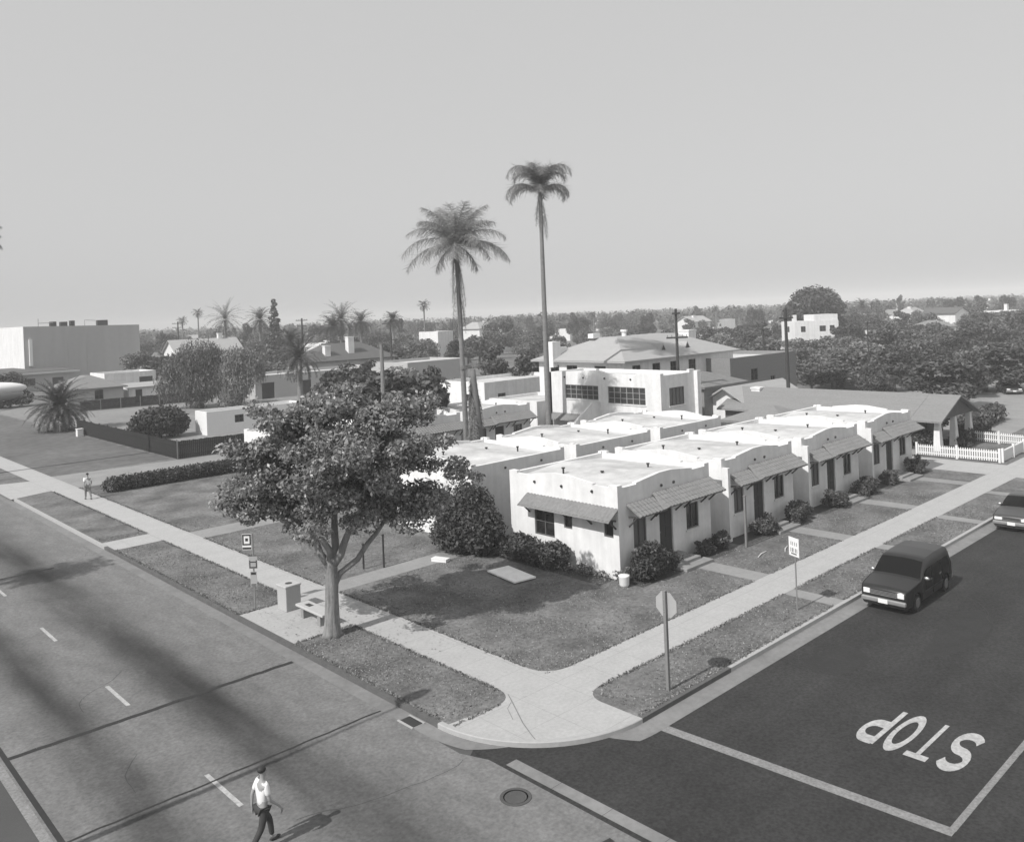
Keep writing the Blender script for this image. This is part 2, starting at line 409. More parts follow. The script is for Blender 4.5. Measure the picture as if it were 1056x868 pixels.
# road markings, joints and stains
def joint(name, pts, wd, m, z=-0.125):
    mb = MB()
    for (x0,y0),(x1,y1) in zip(pts[:-1], pts[1:]):
        d = Vector((x1-x0, y1-y0)).normalized(); nx, ny = -d.y*wd/2, d.x*wd/2
        mb.quad((x0-nx,y0-ny,z),(x1-nx,y1-ny,z),(x1+nx,y1+ny,z),(x0+nx,y0+ny,z))
    o = mb.build(name, m); o['kind'] = 'structure'; return o
def wig(x0, x1, y, n=24, a=0.03): return [(x0+(x1-x0)*i/n, y+rng.uniform(-a,a)) for i in range(n+1)]
joint('road_joint', wig(5.28, 13.7, 26.2), 0.19, m_tar)
joint('road_joint', wig(5.28, 13.7, 20.98), 0.07, m_tar)
joint('road_joint', wig(5.28, 11.4, 45.4), 0.16, m_tar)
joint('road_joint', wig(5.28, 13.7, 12.2), 0.16, m_tar)
joint('road_joint', [(5.22, y) for y in range(-20, 200, 6)], 0.13, m_tar, -0.127)
joint('road_marking', [(4.98, y) for y in range(-20, 200, 6)], 0.22, m_paintw, -0.1285)
dm = MB()
for i in range(-2, 14):
    y0 = 19.4 + 7.65*i; dm.quad((8.62,y0,-0.127),(8.74,y0,-0.127),(8.74,y0+2.0,-0.127),(8.62,y0+2.0,-0.127))
dm.build('road_marking', m_paint)['kind'] = 'structure'
sm = MB(); sm.quad((18.22,14.28,-0.128),(18.56,14.28,-0.128),(19.0,7.05,-0.128),(18.68,7.05,-0.128))
sm.build('road_marking', m_paintw)['kind'] = 'structure'
cl = MB(); cl.quad((18.9,7.04,-0.127),(120,7.04,-0.127),(120,7.19,-0.127),(18.9,7.19,-0.127))
cl.build('road_marking', m_paintw)['kind'] = 'structure'
# the word STOP painted for drivers coming down the side street
def ribbon(mb, pts, t, f, z):
    L = []
    for i, p in enumerate(pts):
        a = pts[max(i-1,0)]; b = pts[min(i+1,len(pts)-1)]
        d = Vector((b[0]-a[0], b[1]-a[1])).normalized(); L.append(((p[0]-d.y*t/2, p[1]+d.x*t/2), (p[0]+d.y*t/2, p[1]-d.x*t/2)))
    for i in range(len(L)-1):
        q = [f(*L[i][0]), f(*L[i][1]), f(*L[i+1][1]), f(*L[i+1][0])]
        mb.quad(*[(x,y,z) for x,y in q])
def earc(cx, cy, rx, ry, a0, a1, n=18): return [(cx+rx*math.cos(R(a0+(a1-a0)*i/n)), cy+ry*math.sin(R(a0+(a1-a0)*i/n))) for i in range(n+1)]
GLY = {'S': [earc(.5,.725,.38,.215,25,270,16)[:-1] + earc(.5,.295,.38,.215,90,-155,16)],
       'T': [[(.5,0),(.5,.88)], [(.02,.94),(.98,.94)]],
       'O': [earc(.5,.5,.38,.44,0,360,28)],
       'P': [[(.14,0),(.14,1)], [(.14,.92),(.5,.92)] + earc(.5,.69,.36,.23,88,-88,12) + [(.5,.46),(.14,.46)]]}
st = MB()
for ch, y0, y1 in (('S',7.80,8.47),('T',8.58,9.14),('O',9.22,9.80),('P',9.86,10.50)):
    for k, pl in enumerate(GLY[ch]):
        zz = -0.127 + 0.0006*k
        ribbon(st, pl, 0.2 if ch != 'T' else (0.19 if k == 0 else 0.12), lambda u, v: (23.52-v*2.24, y0+u*(y1-y0)), zz)
st.build('road_marking', m_paint)['kind'] = 'structure'
# cracks in the corner concrete
crack_line = [(16.72,18.75),(16.5,18.35),(16.15,17.75),(15.8,17.15),(15.5,16.5),(15.38,16.2)]
joint('pavement_crack', crack_line, 0.03, m_gutter, 0.009)
joint('pavement_crack', [(16.5,18.35),(16.1,18.1),(15.75,17.5)], 0.018, m_gutter, 0.0085)
for k_ in range(7):
    x0, y0 = rng.uniform(5.8,13.2), rng.uniform(14,48); a_ = rng.choice((0.1,1.5,1.4,-.2,1.7)); pts_ = [(x0,y0)]
    for i in range(rng.randint(6,16)):
        a_ += rng.uniform(-.35,.35); pts_.append((min(13.6,max(5.4,pts_[-1][0]+.35*math.cos(a_))), pts_[-1][1]+.35*math.sin(a_)))
    joint('road_crack', pts_, rng.uniform(.008,.016), m_tar, -0.1285)
for k_ in range(6):
    x0, y0 = rng.uniform(17,40), rng.uniform(5.5,13.5); a_ = rng.uniform(-.4,.4); pts_ = [(x0,y0)]
    for i in range(rng.randint(6,16)):
        a_ += rng.uniform(-.4,.4); pts_.append((pts_[-1][0]+.4*math.cos(a_), min(14.0,pts_[-1][1]+.4*math.sin(a_))))
    joint('road_crack', pts_, .02, m_tar, -0.1305)
m_patch = mat('road_patch', .032, .9, amp=.4, scale=8.0, amp2=.3, scale2=1.5, bump=.3, bscale=60)
for (x,y,a,b_) in ((30.5,10.9,2.6,.7),(25.6,12.9,1.2,.9),(36,8.9,3.5,.6)):
    sheet('road_patch', [(x+a*math.cos(t_)*(1+.15*math.sin(3*t_+x)), y+b_*math.sin(t_)*(1+.2*math.cos(2*t_+y))) for t_ in [2*math.pi*i/22 for i in range(22)]], -0.1318, m_patch)
# drain and manhole
dr = thing('storm_drain', 'dark open storm drain slot in the kerb near the corner', 'drain', (13.95,19.75,-0.12))
b = MB(); b.box(-.22,.12,-.3,.3,-.02,.006); b.build('grate', m_signk, dr)
b = MB(); b.box(-.28,-.22,-.36,.36,-.02,.012); b.box(.12,.18,-.36,.36,-.02,.012); b.build('rim', m_kerb, dr)
mh = thing('manhole', 'round iron manhole cover in the street by the corner', 'manhole', (13.38,14.88,-0.13))
b = MB(); b.lathe([(.0,.004),(.26,.008),(.27,.0)], n=28); b.build('cover', m_asph2, mh)
b = MB(); b.lathe([(.30,.0),(.30,.014),(.38,.014),(.38,.0)], n=28); b.build('ring', m_asph2, mh)

# ------------------------------------------------------------------ walls with openings
def wall_panel(mb, o, d, nrm, prof, ops=(), t=0.2, caps=True):
    """o start xy, d direction xy, nrm outward normal xy; prof [(s,z)]; ops [(s0,s1,z0,z1)]"""
    L = prof[-1][0]
    br = sorted({p[0] for p in prof} | {a for op in ops for a in op[:2]})
    def top(s, side):
        for (s0,z0),(s1,z1) in zip(prof[:-1], prof[1:]):
            if s1 - s0 < 1e-6: continue
            if (side > 0 and s0-1e-6 <= s < s1-1e-6) or (side < 0 and s0+1e-6 < s <= s1+1e-6):
                return z0 + (z1-z0)*(s-s0)/(s1-s0)
        return prof[-1][1]
    def P(s, z, back=False):
        k = -t if back else 0
        return (o[0]+d[0]*s+nrm[0]*k, o[1]+d[1]*s+nrm[1]*k, z)
    for a, b in zip(br[:-1], br[1:]):
        if b-a < 1e-6: continue
        cov = sorted([op for op in ops if op[0] <= a+1e-6 and op[1] >= b-1e-6], key=lambda q: q[2])
        zs = 0.0; segs = []
        for op in cov:
            if op[2] > zs+1e-6: segs.append(((zs,zs),(op[2],op[2])))
            zs = op[3]
        ta, tb = top(a,1), top(b,-1)
        segs.append(((zs,zs),(ta,tb)))
        for (l0,l1),(h0,h1) in segs:
            mb.quad(P(a,l0),P(b,l1),P(b,h1),P(a,h0)); mb.quad(P(a,h0,1),P(b,h1,1),P(b,l1,1),P(a,l0,1))
        mb.quad(P(a,ta),P(b,tb),P(b,tb,1),P(a,ta,1))
    for s in br[1:-1]:
        za, zb = top(s,-1), top(s,1)
        if abs(za-zb) > 1e-4: mb.quad(P(s,za),P(s,zb),P(s,zb,1),P(s,za,1))
    for s0,s1,z0,z1 in ops:
        mb.quad(P(s0,z0),P(s0,z1),P(s0,z1,1),P(s0,z0,1)); mb.quad(P(s1,z0),P(s1,z1),P(s1,z1,1),P(s1,z0,1))
        if z0 > 0.01: mb.quad(P(s0,z0),P(s1,z0),P(s1,z0,1),P(s0,z0,1))
        mb.quad(P(s0,z1),P(s1,z1),P(s1,z1,1),P(s0,z1,1))
    if caps:
        mb.quad(P(0,0),P(0,prof[0][1]),P(0,prof[0][1],1),P(0,0,1))
        z = prof[-1][1]; mb.quad(P(L,0),P(L,z),P(L,z,1),P(L,0,1))
def window(parent, o, d, nrm, op, nx=2, ny=1, fm=None, gm=None, sill=True, fw=0.06):
    """a window thing-part filling one opening: frame > pane, sill"""
    s0,s1,z0,z1 = op
    def P(s,z,k): return Vector((o[0]+d[0]*s+nrm[0]*k, o[1]+d[1]*s+nrm[1]*k, z))
    def bar(mb, a0,a1,b0,b1,k0,k1):
        mb.hexa([P(a0,b0,k0),P(a1,b0,k0),P(a1,b0,k1),P(a0,b0,k1),P(a0,b1,k0),P(a1,b1,k0),P(a1,b1,k1),P(a0,b1,k1)])
    mb = MB(); k0, k1 = -0.12, -0.045
    e = 0.003
    bar(mb,s0+e,s0+fw,z0+e,z1-e,k0,k1); bar(mb,s1-fw,s1-e,z0+e,z1-e,k0,k1)
    bar(mb,s0+fw,s1-fw,z0+e,z0+fw,k0,k1); bar(mb,s0+fw,s1-fw,z1-fw,z1-e,k0,k1)
    for i in range(1,nx):
        c = s0+(s1-s0)*i/nx; bar(mb,c-.03,c+.03,z0+fw,z1-fw,k0,k1-.005)
    for j in range(1,ny):
        c = z0+(z1-z0)*j/ny
        for i in range(nx):
            a = s0+(s1-s0)*i/nx+.032; b_ = s0+(s1-s0)*(i+1)/nx-.032
            bar(mb,max(a,s0+fw),min(b_,s1-fw),c-.02,c+.02,k0,k1-.01)
    f = mb.build('window', fm or m_frame, parent)
    g = MB(); g.quad(P(s0+.01,z0+.01,-.1),P(s1-.01,z0+.01,-.1),P(s1-.01,z1-.01,-.1),P(s0+.01,z1-.01,-.1)); g.build('pane', gm or m_glass, f)
    if sill:
        q = MB(); bar(q,s0-.06,s1+.06,z0-.07,z0-.003,-.05,.06); q.build('sill', m_stucco, f)
    return f
def door(parent, o, d, nrm, op, m=None):
    s0,s1,z0,z1 = op
    def P(s,z,k): return Vector((o[0]+d[0]*s+nrm[0]*k, o[1]+d[1]*s+nrm[1]*k, z))
    def bar(mb, a0,a1,b0,b1,k0,k1):
        mb.hexa([P(a0,b0,k0),P(a1,b0,k0),P(a1,b0,k1),P(a0,b0,k1),P(a0,b1,k0),P(a1,b1,k0),P(a1,b1,k1),P(a0,b1,k1)])
    mb = MB(); bar(mb,s0+.003,s1-.003,z0,z1-.003,-.14,-.08)
    for i in range(2):
        for j in range(3):
            a = s0+.12+i*(s1-s0-.2)/2; bb = z0+.15+j*(z1-z0-.2)/3
            bar(mb,a,a+(s1-s0)/2-.18,bb,bb+(z1-z0)/3-.18,-.08,-.065)
    o_ = mb.build('door', m or m_door, parent)
    k = MB(); k.ellipsoid(P(s0+.1,z0+1.0,-.05),(.035,.035,.035),8,6); k.build('handle', m_chrome, o_)
    return o_
def tile_slope(mb, a, b, drop, n, cols, rows=4, amp=0.055):
    """barrel-tiled slope: a,b upper corners; drop vector down-slope; n up-normal"""
    a = Vector(a); b = Vector(b); drop = Vector(drop); n = Vector(n).normalized()
    NS = cols*5
    for r_ in range(rows):
        o = len(mb.v)
        for e in (0,1):
            for i in range(NS+1):
                u = i/NS; ph = u*cols*2*math.pi
                h = amp*abs(math.sin(ph/2)) + (0.012 if e else 0.0)
                mb.v.append(tuple(a.lerp(b,u) + drop*((r_+e)/rows) + n*h))
        for i in range(NS): mb.f.append((o+i, o+NS+1+i, o+NS+2+i, o+i+1))
        # lower lip of the course
        o2 = len(mb.v)
        for i in range(NS+1):
            p = Vector(mb.v[o+NS+1+i]); mb.v.append(tuple(p)); mb.v.append(tuple(p - n*0.018))
        for i in range(NS): mb.f.append((o2+2*i, o2+2*i+1, o2+2*i+3, o2+2*i+2))
    t = n*-0.05
    mb.hexa([a+t, b+t, b+drop+t, a+drop+t, a-n*0.005, b-n*0.005, b+drop-n*0.005, a+drop-n*0.005])

# ------------------------------------------------------------------ bungalows
def prof_arch(W, zc=3.92, zl=3.80, zs=3.87, zp=4.05):
    k = W/6.65
    return [(0,zc),(.3*k,zc),(.3*k,zl),(1.25*k,zl),(1.25*k,zs),(2.9*k,zp),(3.8*k,zp),(5.3*k,zs),(5.3*k,zl),(6.3*k,zl),(6.3*k,zc),(W,zc)]
def bungalow(label, loc, rz=0.0, group=None, detail=True, left=True, W=6.65, D=6.6, m=None):
    t = thing('bungalow', label, 'house', loc, rz, group)
    fo, fd, fn = (0,0), (1,0), (0,-1)
    wl = (.96,1.84,1.12,2.38); wr = (4.74,5.7,1.14,2.3); dp = (2.75,3.72,.42,2.36)
    fops = [wl, dp, wr] if detail else []
    # left wall runs from the back to the front so that s grows with local y reversed: use o=(0,0), d=(0,1)
    la, lb, lc = (3.75,5.0,1.14,2.42), (2.65,3.15,1.7,2.42), (.3,.82,1.7,2.42)
    lo, ld, ln = (0,.2), (0,1), (-1,0)
    lops = [(a-.2,b-.2,c,e) for a,b,c,e in (la,lb,lc)] if left else [(2.0,2.7,1.5,2.4)]
    T = .2
    mb = MB()
    wall_panel(mb, fo, fd, fn, prof_arch(W), fops, T)
    wall_panel(mb, (W,D), (-1,0), (0,1), [(0,3.9),(.3,3.9),(.3,3.8),(W-.3,3.8),(W-.3,3.9),(W,3.9)], [], T)
    sp_ = prof_arch(D-2*T)
    wall_panel(mb, lo, ld, ln, sp_, lops, T, caps=False)
    wall_panel(mb, (W,D-T), (0,-1), (1,0), sp_, [], T, caps=False)
    mb.build('wall', m or m_stucco, t)
    # low pitched roof deck behind the parapets
    r_ = MB(); e0, e1 = 3.64, 3.9
    pts = [(T,T,e0),(W/2,T,e1),(W-T,T,e0),(T,D-T,e0-.1),(W/2,D-T,e1-.1),(W-T,D-T,e0-.1)]
    r_.add(pts, [(0,1,4,3),(1,2,5,4)])
    rf = r_.build('roof', m_roofw, t)
    for (x,y,h) in ((1.6,4.6,.2),(4.9,2.2,.16),(2.4,2.9,.1)):
        v = MB(); v.lathe([(.045,3.45),(.045,3.72+h),(.085,3.725+h),(.085,3.78+h)],(x,y,0),8); v.build('vent_pipe', m_dmetal, rf)
    for x in (2.95,3.85):
        s = MB(); s.tube([(x,.0,3.48),(x,-.06,3.47)], .065, 10); s.build('scupper', m_dmetal, t)
    if not detail:
        for x in (1.8,4.4):
            s = MB(); s.tube([(x,D,3.45),(x,D+.06,3.44)], .06, 10); s.build('scupper', m_dmetal, t)
    if left:
        for y in (1.4,3.2,4.9):
            s = MB(); s.tube([(0,y,3.55),(-.06,y,3.54)], .06, 10); s.build('scupper', m_dmetal, t)
        for op, nx in ((lops[0],2),(lops[1],1),(lops[2],1)): window(t, lo, ld, ln, op, nx, 2 if nx == 2 else 1, sill=False)
        a = MB(); tile_slope(a, (-.02,5.45,2.96), (-.02,-.02,2.96), (-.62,0,-.42), (.42,0,.62), 26, 3)
        aw = a.build('awning', m_tile, t)
        for y in (.15,1.5,2.9,4.1,5.3):
            k = MB(); k.beam((-.01,y,2.45),(-.5,y,2.56),.07); k.beam((-.01,y,2.12),(-.42,y,2.5),.06); k.build('bracket', m_wood, aw)
    else:
        window(t, lo, ld, ln, lops[0], 1, 1, sill=False)
    if detail:
        window(t, fo, fd, fn, wl, 2, 1, gm=m_curtain); window(t, fo, fd, fn, wr, 2, 1); door(t, fo, fd, fn, dp)
        a = MB(); tile_slope(a, (.55,-.02,3.06), (2.42,-.02,3.06), (0,-.72,-.44), (0,-.44,.72), 8, 3)
        a1 = a.build('awning', m_tile, t)
        a = MB(); tile_slope(a, (2.3,-.02,3.24), (6.7,-.02,3.24), (0,-.86,-.5), (0,-.5,.86), 19, 4)
        # small hipped cheek where the taller awning starts
        a.add([(2.3,-.02,3.24),(2.3,-.88,2.74),(2.12,-.75,2.66)], [(0,1,2)])
        a2 = a.build('awning', m_tile, t)
        for x in (.68,2.15):
            k = MB(); k.beam((x,-.01,2.5),(x,-.62,2.58),.06); k.beam((x,-.01,2.1),(x,-.45,2.54),.055); k.build('bracket', m_wood, a1)
        for x in (2.5,3.95,4.6,5.9,6.55):
            k = MB(); k.beam((x,-.01,2.6),(x,-.74,2.68),.07); k.beam((x,-.01,2.2),(x,-.5,2.64),.055); k.build('bracket', m_wood, a2)
        if not left:
            s = MB(); s.box(0.003,.2,-.34,-.003,0,3.5); s.build('wing_wall', m_stucco, t)
        s = MB()
        for i, (y, z) in enumerate(((0,.40),(-.5,.27),(-.95,.14))):
            s.box(2.55-.12*i+.5*i*.3, 4.0+.3*i, y-.52, y-.003, 0, z)
        s.build('step', m_conc2, t, bevel=.015)
    return t
GB = 'stucco bungalows of the court facing the side street'
bungalow('white bungalow nearest the corner, with tiled awnings on two sides', (UX[0],22.95,0), group=GB)
bungalow('second white bungalow from the corner with tiled front awning and dark door', (UX[1],22.95,0), left=False, group=GB)
bungalow('third white bungalow from the corner along the side street, tiled front awning', (UX[2],22.95,0), left=False, group=GB)
bungalow('last white bungalow of the street row, beside the picket fence driveway', (UX[3],22.95,0), left=False, group=GB)
G2 = 'stucco bungalows behind the street row'
for i, (x, lb) in enumerate(((26.7,'white bungalow behind the corner one, blank rear wall partly hidden by the leafy tree'),
                 (34.3,'middle bungalow of the back row showing a blank grey rear parapet'),
                 (41.9,'right end bungalow of the back row, in front of the two storey white block'))):
    bungalow(lb, (x+6.65, 38.6, 0), math.pi, G2, detail=False, left=False)
G3 = 'stucco bungalows on the far side of the court'
for i, (x, lb) in enumerate(((26.6,'far court bungalow hidden mostly behind the leafy street tree'),
                 (34.2,'middle far court bungalow behind the tall twin palm trunks'),
                 (41.6,'far court bungalow with shaded tiled awning right of the palm trunks'))):
    bungalow(lb, (x, 50.0, 0), 0, G3, detail=True, left=False)

# ------------------------------------------------------------------ two storey block with outside stair
t = thing('apartment_block', 'two storey flat roofed white apartment block with an outside stair, left of centre palm', 'building', (54,41,0))
o1, d1, n1 = (0,.25), (0,1), (-1,0); T = .25
o0, d0, n0 = (0,0), (1,0), (0,-1)
w1 = (6.55,10.4,3.62,4.85); w2 = (1.55,5.5,3.42,4.85); w3 = (1.1,3.1,3.35,4.8)
lp = [(0,6.02),(2.2,6.02),(2.2,5.9),(5.2,5.9),(6.0,6.12),(7.2,6.12),(12.0,5.9),(12.05,5.9)]
mb = MB(); wall_panel(mb, o0, d0, n0, [(0,6.02),(.4,6.02),(.4,5.85),(3.9,5.85),(3.9,6.1),(4.6,6.1)], [w3], T)
wall_panel(mb, o1, d1, n1, lp, [(a-.25,b-.25,c,e) for a,b,c,e in (w1,w2)], T, caps=False)
wall_panel(mb, (4.6,12.3), (-1,0), (0,1), [(0,5.9),(4.6,5.9)], [], T)
wall_panel(mb, (4.6,12.05), (0,-1), (1,0), [(0,5.9),(11.8,5.9)], [], T, caps=False)
mb.build('wall', m_stucco, t)
b = MB(); b.quad((T,T,5.6),(4.6-T,T,5.6),(4.6-T,12.05,5.6),(T,12.05,5.6)); b.build('roof', m_roofw, t)
window(t, o1, d1, n1, (w1[0]-.25,w1[1]-.25,w1[2],w1[3]), 6, 3, fm=mat('grey_sash',.3,.6,amp=.15), gm=mat('grey_pane',.05,.2,amp=.5,scale=.8), sill=True)
window(t, o1, d1, n1, (w2[0]-.25,w2[1]-.25,w2[2],w2[3]), 6, 3, fm=mat('grey_sash',.3,.6,amp=.15), gm=mat('grey_pane',.05,.2,amp=.5,scale=.8), sill=True)
window(t, o0, d0, n0, w3, 4, 1, gm=m_curtain)
for y in (3.0,5.8,8.2,10.4):
    s = MB(); s.tube([(0,y,5.5),(-.07,y,5.49)], .08, 10); s.build('scupper', m_dmetal, t)
s = MB(); s.box(4.5,5.0,-.35,-.003,0,5.95); s.build('pilaster', m_stucco, t)
# outside stair running down from the landing door, with a solid stucco balustrade
s = MB(); s.prism_y([(-.003,0),(-.003,2.55),(-1.0,2.55),(-4.6,.3),(-4.6,0)], 6.55, 7.7); s.build('stair', m_stucco, t)
s = MB(); s.prism_y([(-.003,0),(-.003,3.5),(-1.0,3.5),(-4.7,1.15),(-4.7,0)], 6.4, 6.547); s.build('balustrade', m_stucco, t)
a = MB(); tile_slope(a, (-.01,12.0,2.3), (-.01,8.2,2.3), (-.9,0,-.45), (.45,0,.9), 16, 3); a.build('awning', m_tile, t)
# wing at its left
t = thing('garage_wing', 'one storey white flat roofed wing left of the two storey block, behind a palm', 'building', (52.6,53.6,0))
mb = MB(); wall_panel(mb, (0,.2), (0,1), (-1,0), [(0,3.35),(6.0,3.35)], [], .2, caps=False); wall_panel(mb, (0,0),(1,0),(0,-1), [(0,3.35),(6.5,3.35)], [], .2)
wall_panel(mb, (6.5,6.4),(-1,0),(0,1), [(0,3.35),(6.5,3.35)], [], .2); wall_panel(mb, (6.5,6.2),(0,-1),(1,0), [(0,3.35),(6.0,3.35)], [], .2, caps=False)
mb.build('wall', m_stucco, t)
b = MB(); b.quad((.2,.2,3.1),(6.3,.2,3.1),(6.3,6.2,3.1),(.2,6.2,3.1)); b.build('roof', m_roofw, t)

# ------------------------------------------------------------------ generic houses
def hip_roof(mb, x0,x1,y0,y1,z0,z1,inset,ov=.5):
    a = [(x0-ov,y0-ov,z0),(x1+ov,y0-ov,z0),(x1+ov,y1+ov,z0),(x0-ov,y1+ov,z0)]
    ix = min(inset,(x1-x0)/2-.02); iy = min(inset,(y1-y0)/2-.02)
    b_ = [(x0+ix,y0+iy,z1),(x1-ix,y0+iy,z1),(x1-ix,y1-iy,z1),(x0+ix,y1-iy,z1)]
    mb.hexa(a + b_)
    mb.box(x0-ov+.02,x1+ov-.02,y0-ov+.02,y1+ov-.02,z0-.16,z0-.004)
def gable_roof(mb, x0,x1,y0,y1,z0,z1,ov=.5,th=.14):
    """ridge along x"""
    ym = (y0+y1)/2; sl = (z1-z0)/((y1-y0)/2); ze = z0-ov*sl
    for s in (-1,1):
        ye = (y0-ov) if s < 0 else (y1+ov)
        p = [(x0-ov,ye,ze),(x1+ov,ye,ze),(x1+ov,ym,z1),(x0-ov,ym,z1)]
        mb.hexa([(x,y,z) for x,y,z in p] + [(x,y,z+th) for x,y,z in p])
def house(name, label, cat, loc, rz, W, D, h, rise=1.6, kind='gable', wm=None, rm=None, chim=(), wins=(), group=None, inset=3.0, ov=.5, doorm=None):
    """local box x 0..W, y 0..D; wins (side, s0, s1, z0, z1)"""
    t = thing(name, label, cat, loc, rz, group); wm = wm or m_stucco; rm = rm or m_shingle
    sides = {'f': ((0,0),(1,0),(0,-1),W), 'b': ((W,D),(-1,0),(0,1),W), 'l': ((0,.2),(0,1),(-1,0),D-.4), 'r': ((W,D-.2),(0,-1),(1,0),D-.4)}
    mb = MB()
    for k,(o,d,n,L) in sides.items():
        ops = [w_[1:] for w_ in wins if w_[0] == k]
        if kind == 'gable' and k in 'lr':
            pr = [(0,h+.2*rise/(D/2)),(L/2,h+rise),(L,h+.2*rise/(D/2))]
        elif kind == 'flat': pr = [(0,h+.4),(L,h+.4)]
        else: pr = [(0,h),(L,h)]
        wall_panel(mb, o, d, n, pr, ops, .2, caps=k in 'fb')
    mb.build('wall', wm, t)
    r_ = MB()
    if kind == 'gable': gable_roof(r_, 0,W,0,D,h,h+rise,ov)
    elif kind == 'hip': hip_roof(r_, 0,W,0,D,h,h+rise,inset,ov)
    elif kind == 'slab': r_.box(-ov,W+ov,-ov,D+ov,h+.42,h+.5)
    else: r_.quad((.2,.2,h),(W-.2,.2,h),(W-.2,D-.2,h),(.2,D-.2,h))
    rf = r_.build('roof', rm, t)
    if kind == 'slab':
        c = MB(); c.box(-ov-.03,W+ov+.03,-ov-.03,D+ov+.03,h,h+.417); c.build('fascia', m_framew, rf)
    for (x,y,w_,z1) in chim:
        c = MB(); c.box(x-w_/2,x+w_/2,y-w_/2,y+w_/2,h-.3,z1); c.box(x-w_/2-.06,x+w_/2+.06,y-w_/2-.06,y+w_/2+.06,z1+.003,z1+.15); c.build('chimney', m_stucco, rf)
    for w_ in wins:
        o,d,n,L = sides[w_[0]]
        if w_[3] < .05: door(t,o,d,n,w_[1:], doorm)
        else: window(t,o,d,n,w_[1:],2 if w_[2]-w_[1] > .9 else 1,2, sill=False)
    return t

# hip roofed two storey house behind the block
t = house('apartment_house', 'large two storey house with broad pale hipped roof behind the white block', 'building', (60,49.6,0), 0, 18.0, 11.0, 6.5, 2.0, 'hip',
      m_stucco, m_shinglel, chim=((15.6,4.0,1.3,8.6),), inset=4.4, ov=.6,
      wins=(('f',1.2,2.4,5.0,6.0),('f',4.2,5.4,4.9,6.0),('f',7.0,8.0,4.9,6.0),('f',10.0,11.2,4.9,6.0),('l',2.0,3.4,5.2,6.0),('l',5.6,7.0,5.2,6.0),('l',8.0,9.2,5.2,6.0)))
for x in (7.2,11.2):
    d_ = MB(); y0 = .9; d_.prism_y([(x-.5,7.0),(x+.5,7.0),(x,7.75)], y0, y0+1.6); d_.build('dormer', m_shinglel, t)
    d2 = MB(); d2.prism_y([(x-.34,7.03),(x+.34,7.03),(x,7.55)], y0-.03, y0-.003); d2.build('dormer_vent', m_dmetal, t)
c = MB(); c.box(-.6,.5,8.4,9.3,5.8,8.3); c.box(.503,1.6,8.5,9.2,6.4,7.7); c.build('chimney', m_stucco, t)
c = MB(); c.lathe([(.25,8.4),(.25,8.9),(.38,8.95),(.38,9.15)], (7.0,5.6,0), 10); c.build('roof_vent', m_sign, t)
c = MB(); c.box(3.4,4.4,6.6,7.3,8.45,8.9); c.build('roof_hatch', m_sign, t)
house('apartment_wing', 'long dark grey two storey wing with flat roof edge, right of the hip roofed house', 'building', (73.0,46.8,0), 0, 13.0, 8.0, 5.5, kind='flat', wm=m_shingle, rm=m_roofw,
      wins=(('f',3.8,5.1,3.4,4.6),('f',7.6,8.5,2.6,3.6)))
house('annex', 'grey stucco annex with tiled roof edge between white block and dark wing', 'building', (62.2,42.6,0), 0, 6.4, 5.0, 4.2, 1.0, 'hip', m_shingle, m_tile, inset=2.4, ov=.35,
      wins=(('f',2.2,2.9,2.4,3.4),('f',4.1,4.8,2.5,3.4)))
# neighbour right of the row: long low gable house with a porch towards the side street
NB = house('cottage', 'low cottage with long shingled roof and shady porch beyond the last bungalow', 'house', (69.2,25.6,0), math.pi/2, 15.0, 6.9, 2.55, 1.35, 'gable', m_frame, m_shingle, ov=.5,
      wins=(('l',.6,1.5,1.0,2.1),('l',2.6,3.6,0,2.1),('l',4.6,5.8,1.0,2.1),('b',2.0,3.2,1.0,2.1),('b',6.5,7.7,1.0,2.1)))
# porch in the house's own space: x- is towards the street
p_ = MB(); gable_roof(p_, -2.3,-.55,0,6.9,2.55,3.9,.42,.12); pr = p_.build('porch_roof', m_shingle, NB)
p_ = MB(); p_.prism([(-2.4,0),(-.01,0),(-.01,6.9),(-2.4,6.9)], 0, .3); p_.build('porch_floor', m_conc2, NB)
p_ = MB()
p_.add([(-2.38,.1,2.5),(-2.38,6.8,2.5),(-2.38,3.45,3.82),(-2.3,.1,2.5),(-2.3,6.8,2.5),(-2.3,3.45,3.82)],[(0,1,2),(5,4,3),(0,3,4,1),(1,4,5,2),(2,5,3,0)])
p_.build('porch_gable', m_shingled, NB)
for y in (.45,3.45,6.45):
    c = MB(); c.hexa([(-2.35,y-.32,.3),(-1.85,y-.32,.3),(-1.85,y+.32,.3),(-2.35,y+.32,.3),(-2.26,y-.17,2.5),(-1.94,y-.17,2.5),(-1.94,y+.17,2.5),(-2.26,y+.17,2.5)]); c.build('porch_column', m_stucco, NB)
house('cottage', 'small cottage with white sunlit gable end behind the long shingled roof', 'house', (63.5,38.6,0), 0, 9.0, 5.2, 2.5, 1.5, 'gable', m_stucco, m_shinglel, ov=.6, chim=((1.8,.6,.8,3.9),),
      wins=(('f',1.5,2.7,1.0,2.0),('f',5.0,6.2,1.0,2.0)))
house('garage', 'low garage with dark doorway and grey roof behind the right hand bungalow roofs', 'house', (56.2,31.6,0), 0, 4.6, 5.0, 2.45, 1.0, 'hip', m_stucco, m_shingle, inset=2.2, ov=.4,
      wins=(('f',1.2,3.4,0,2.1),))

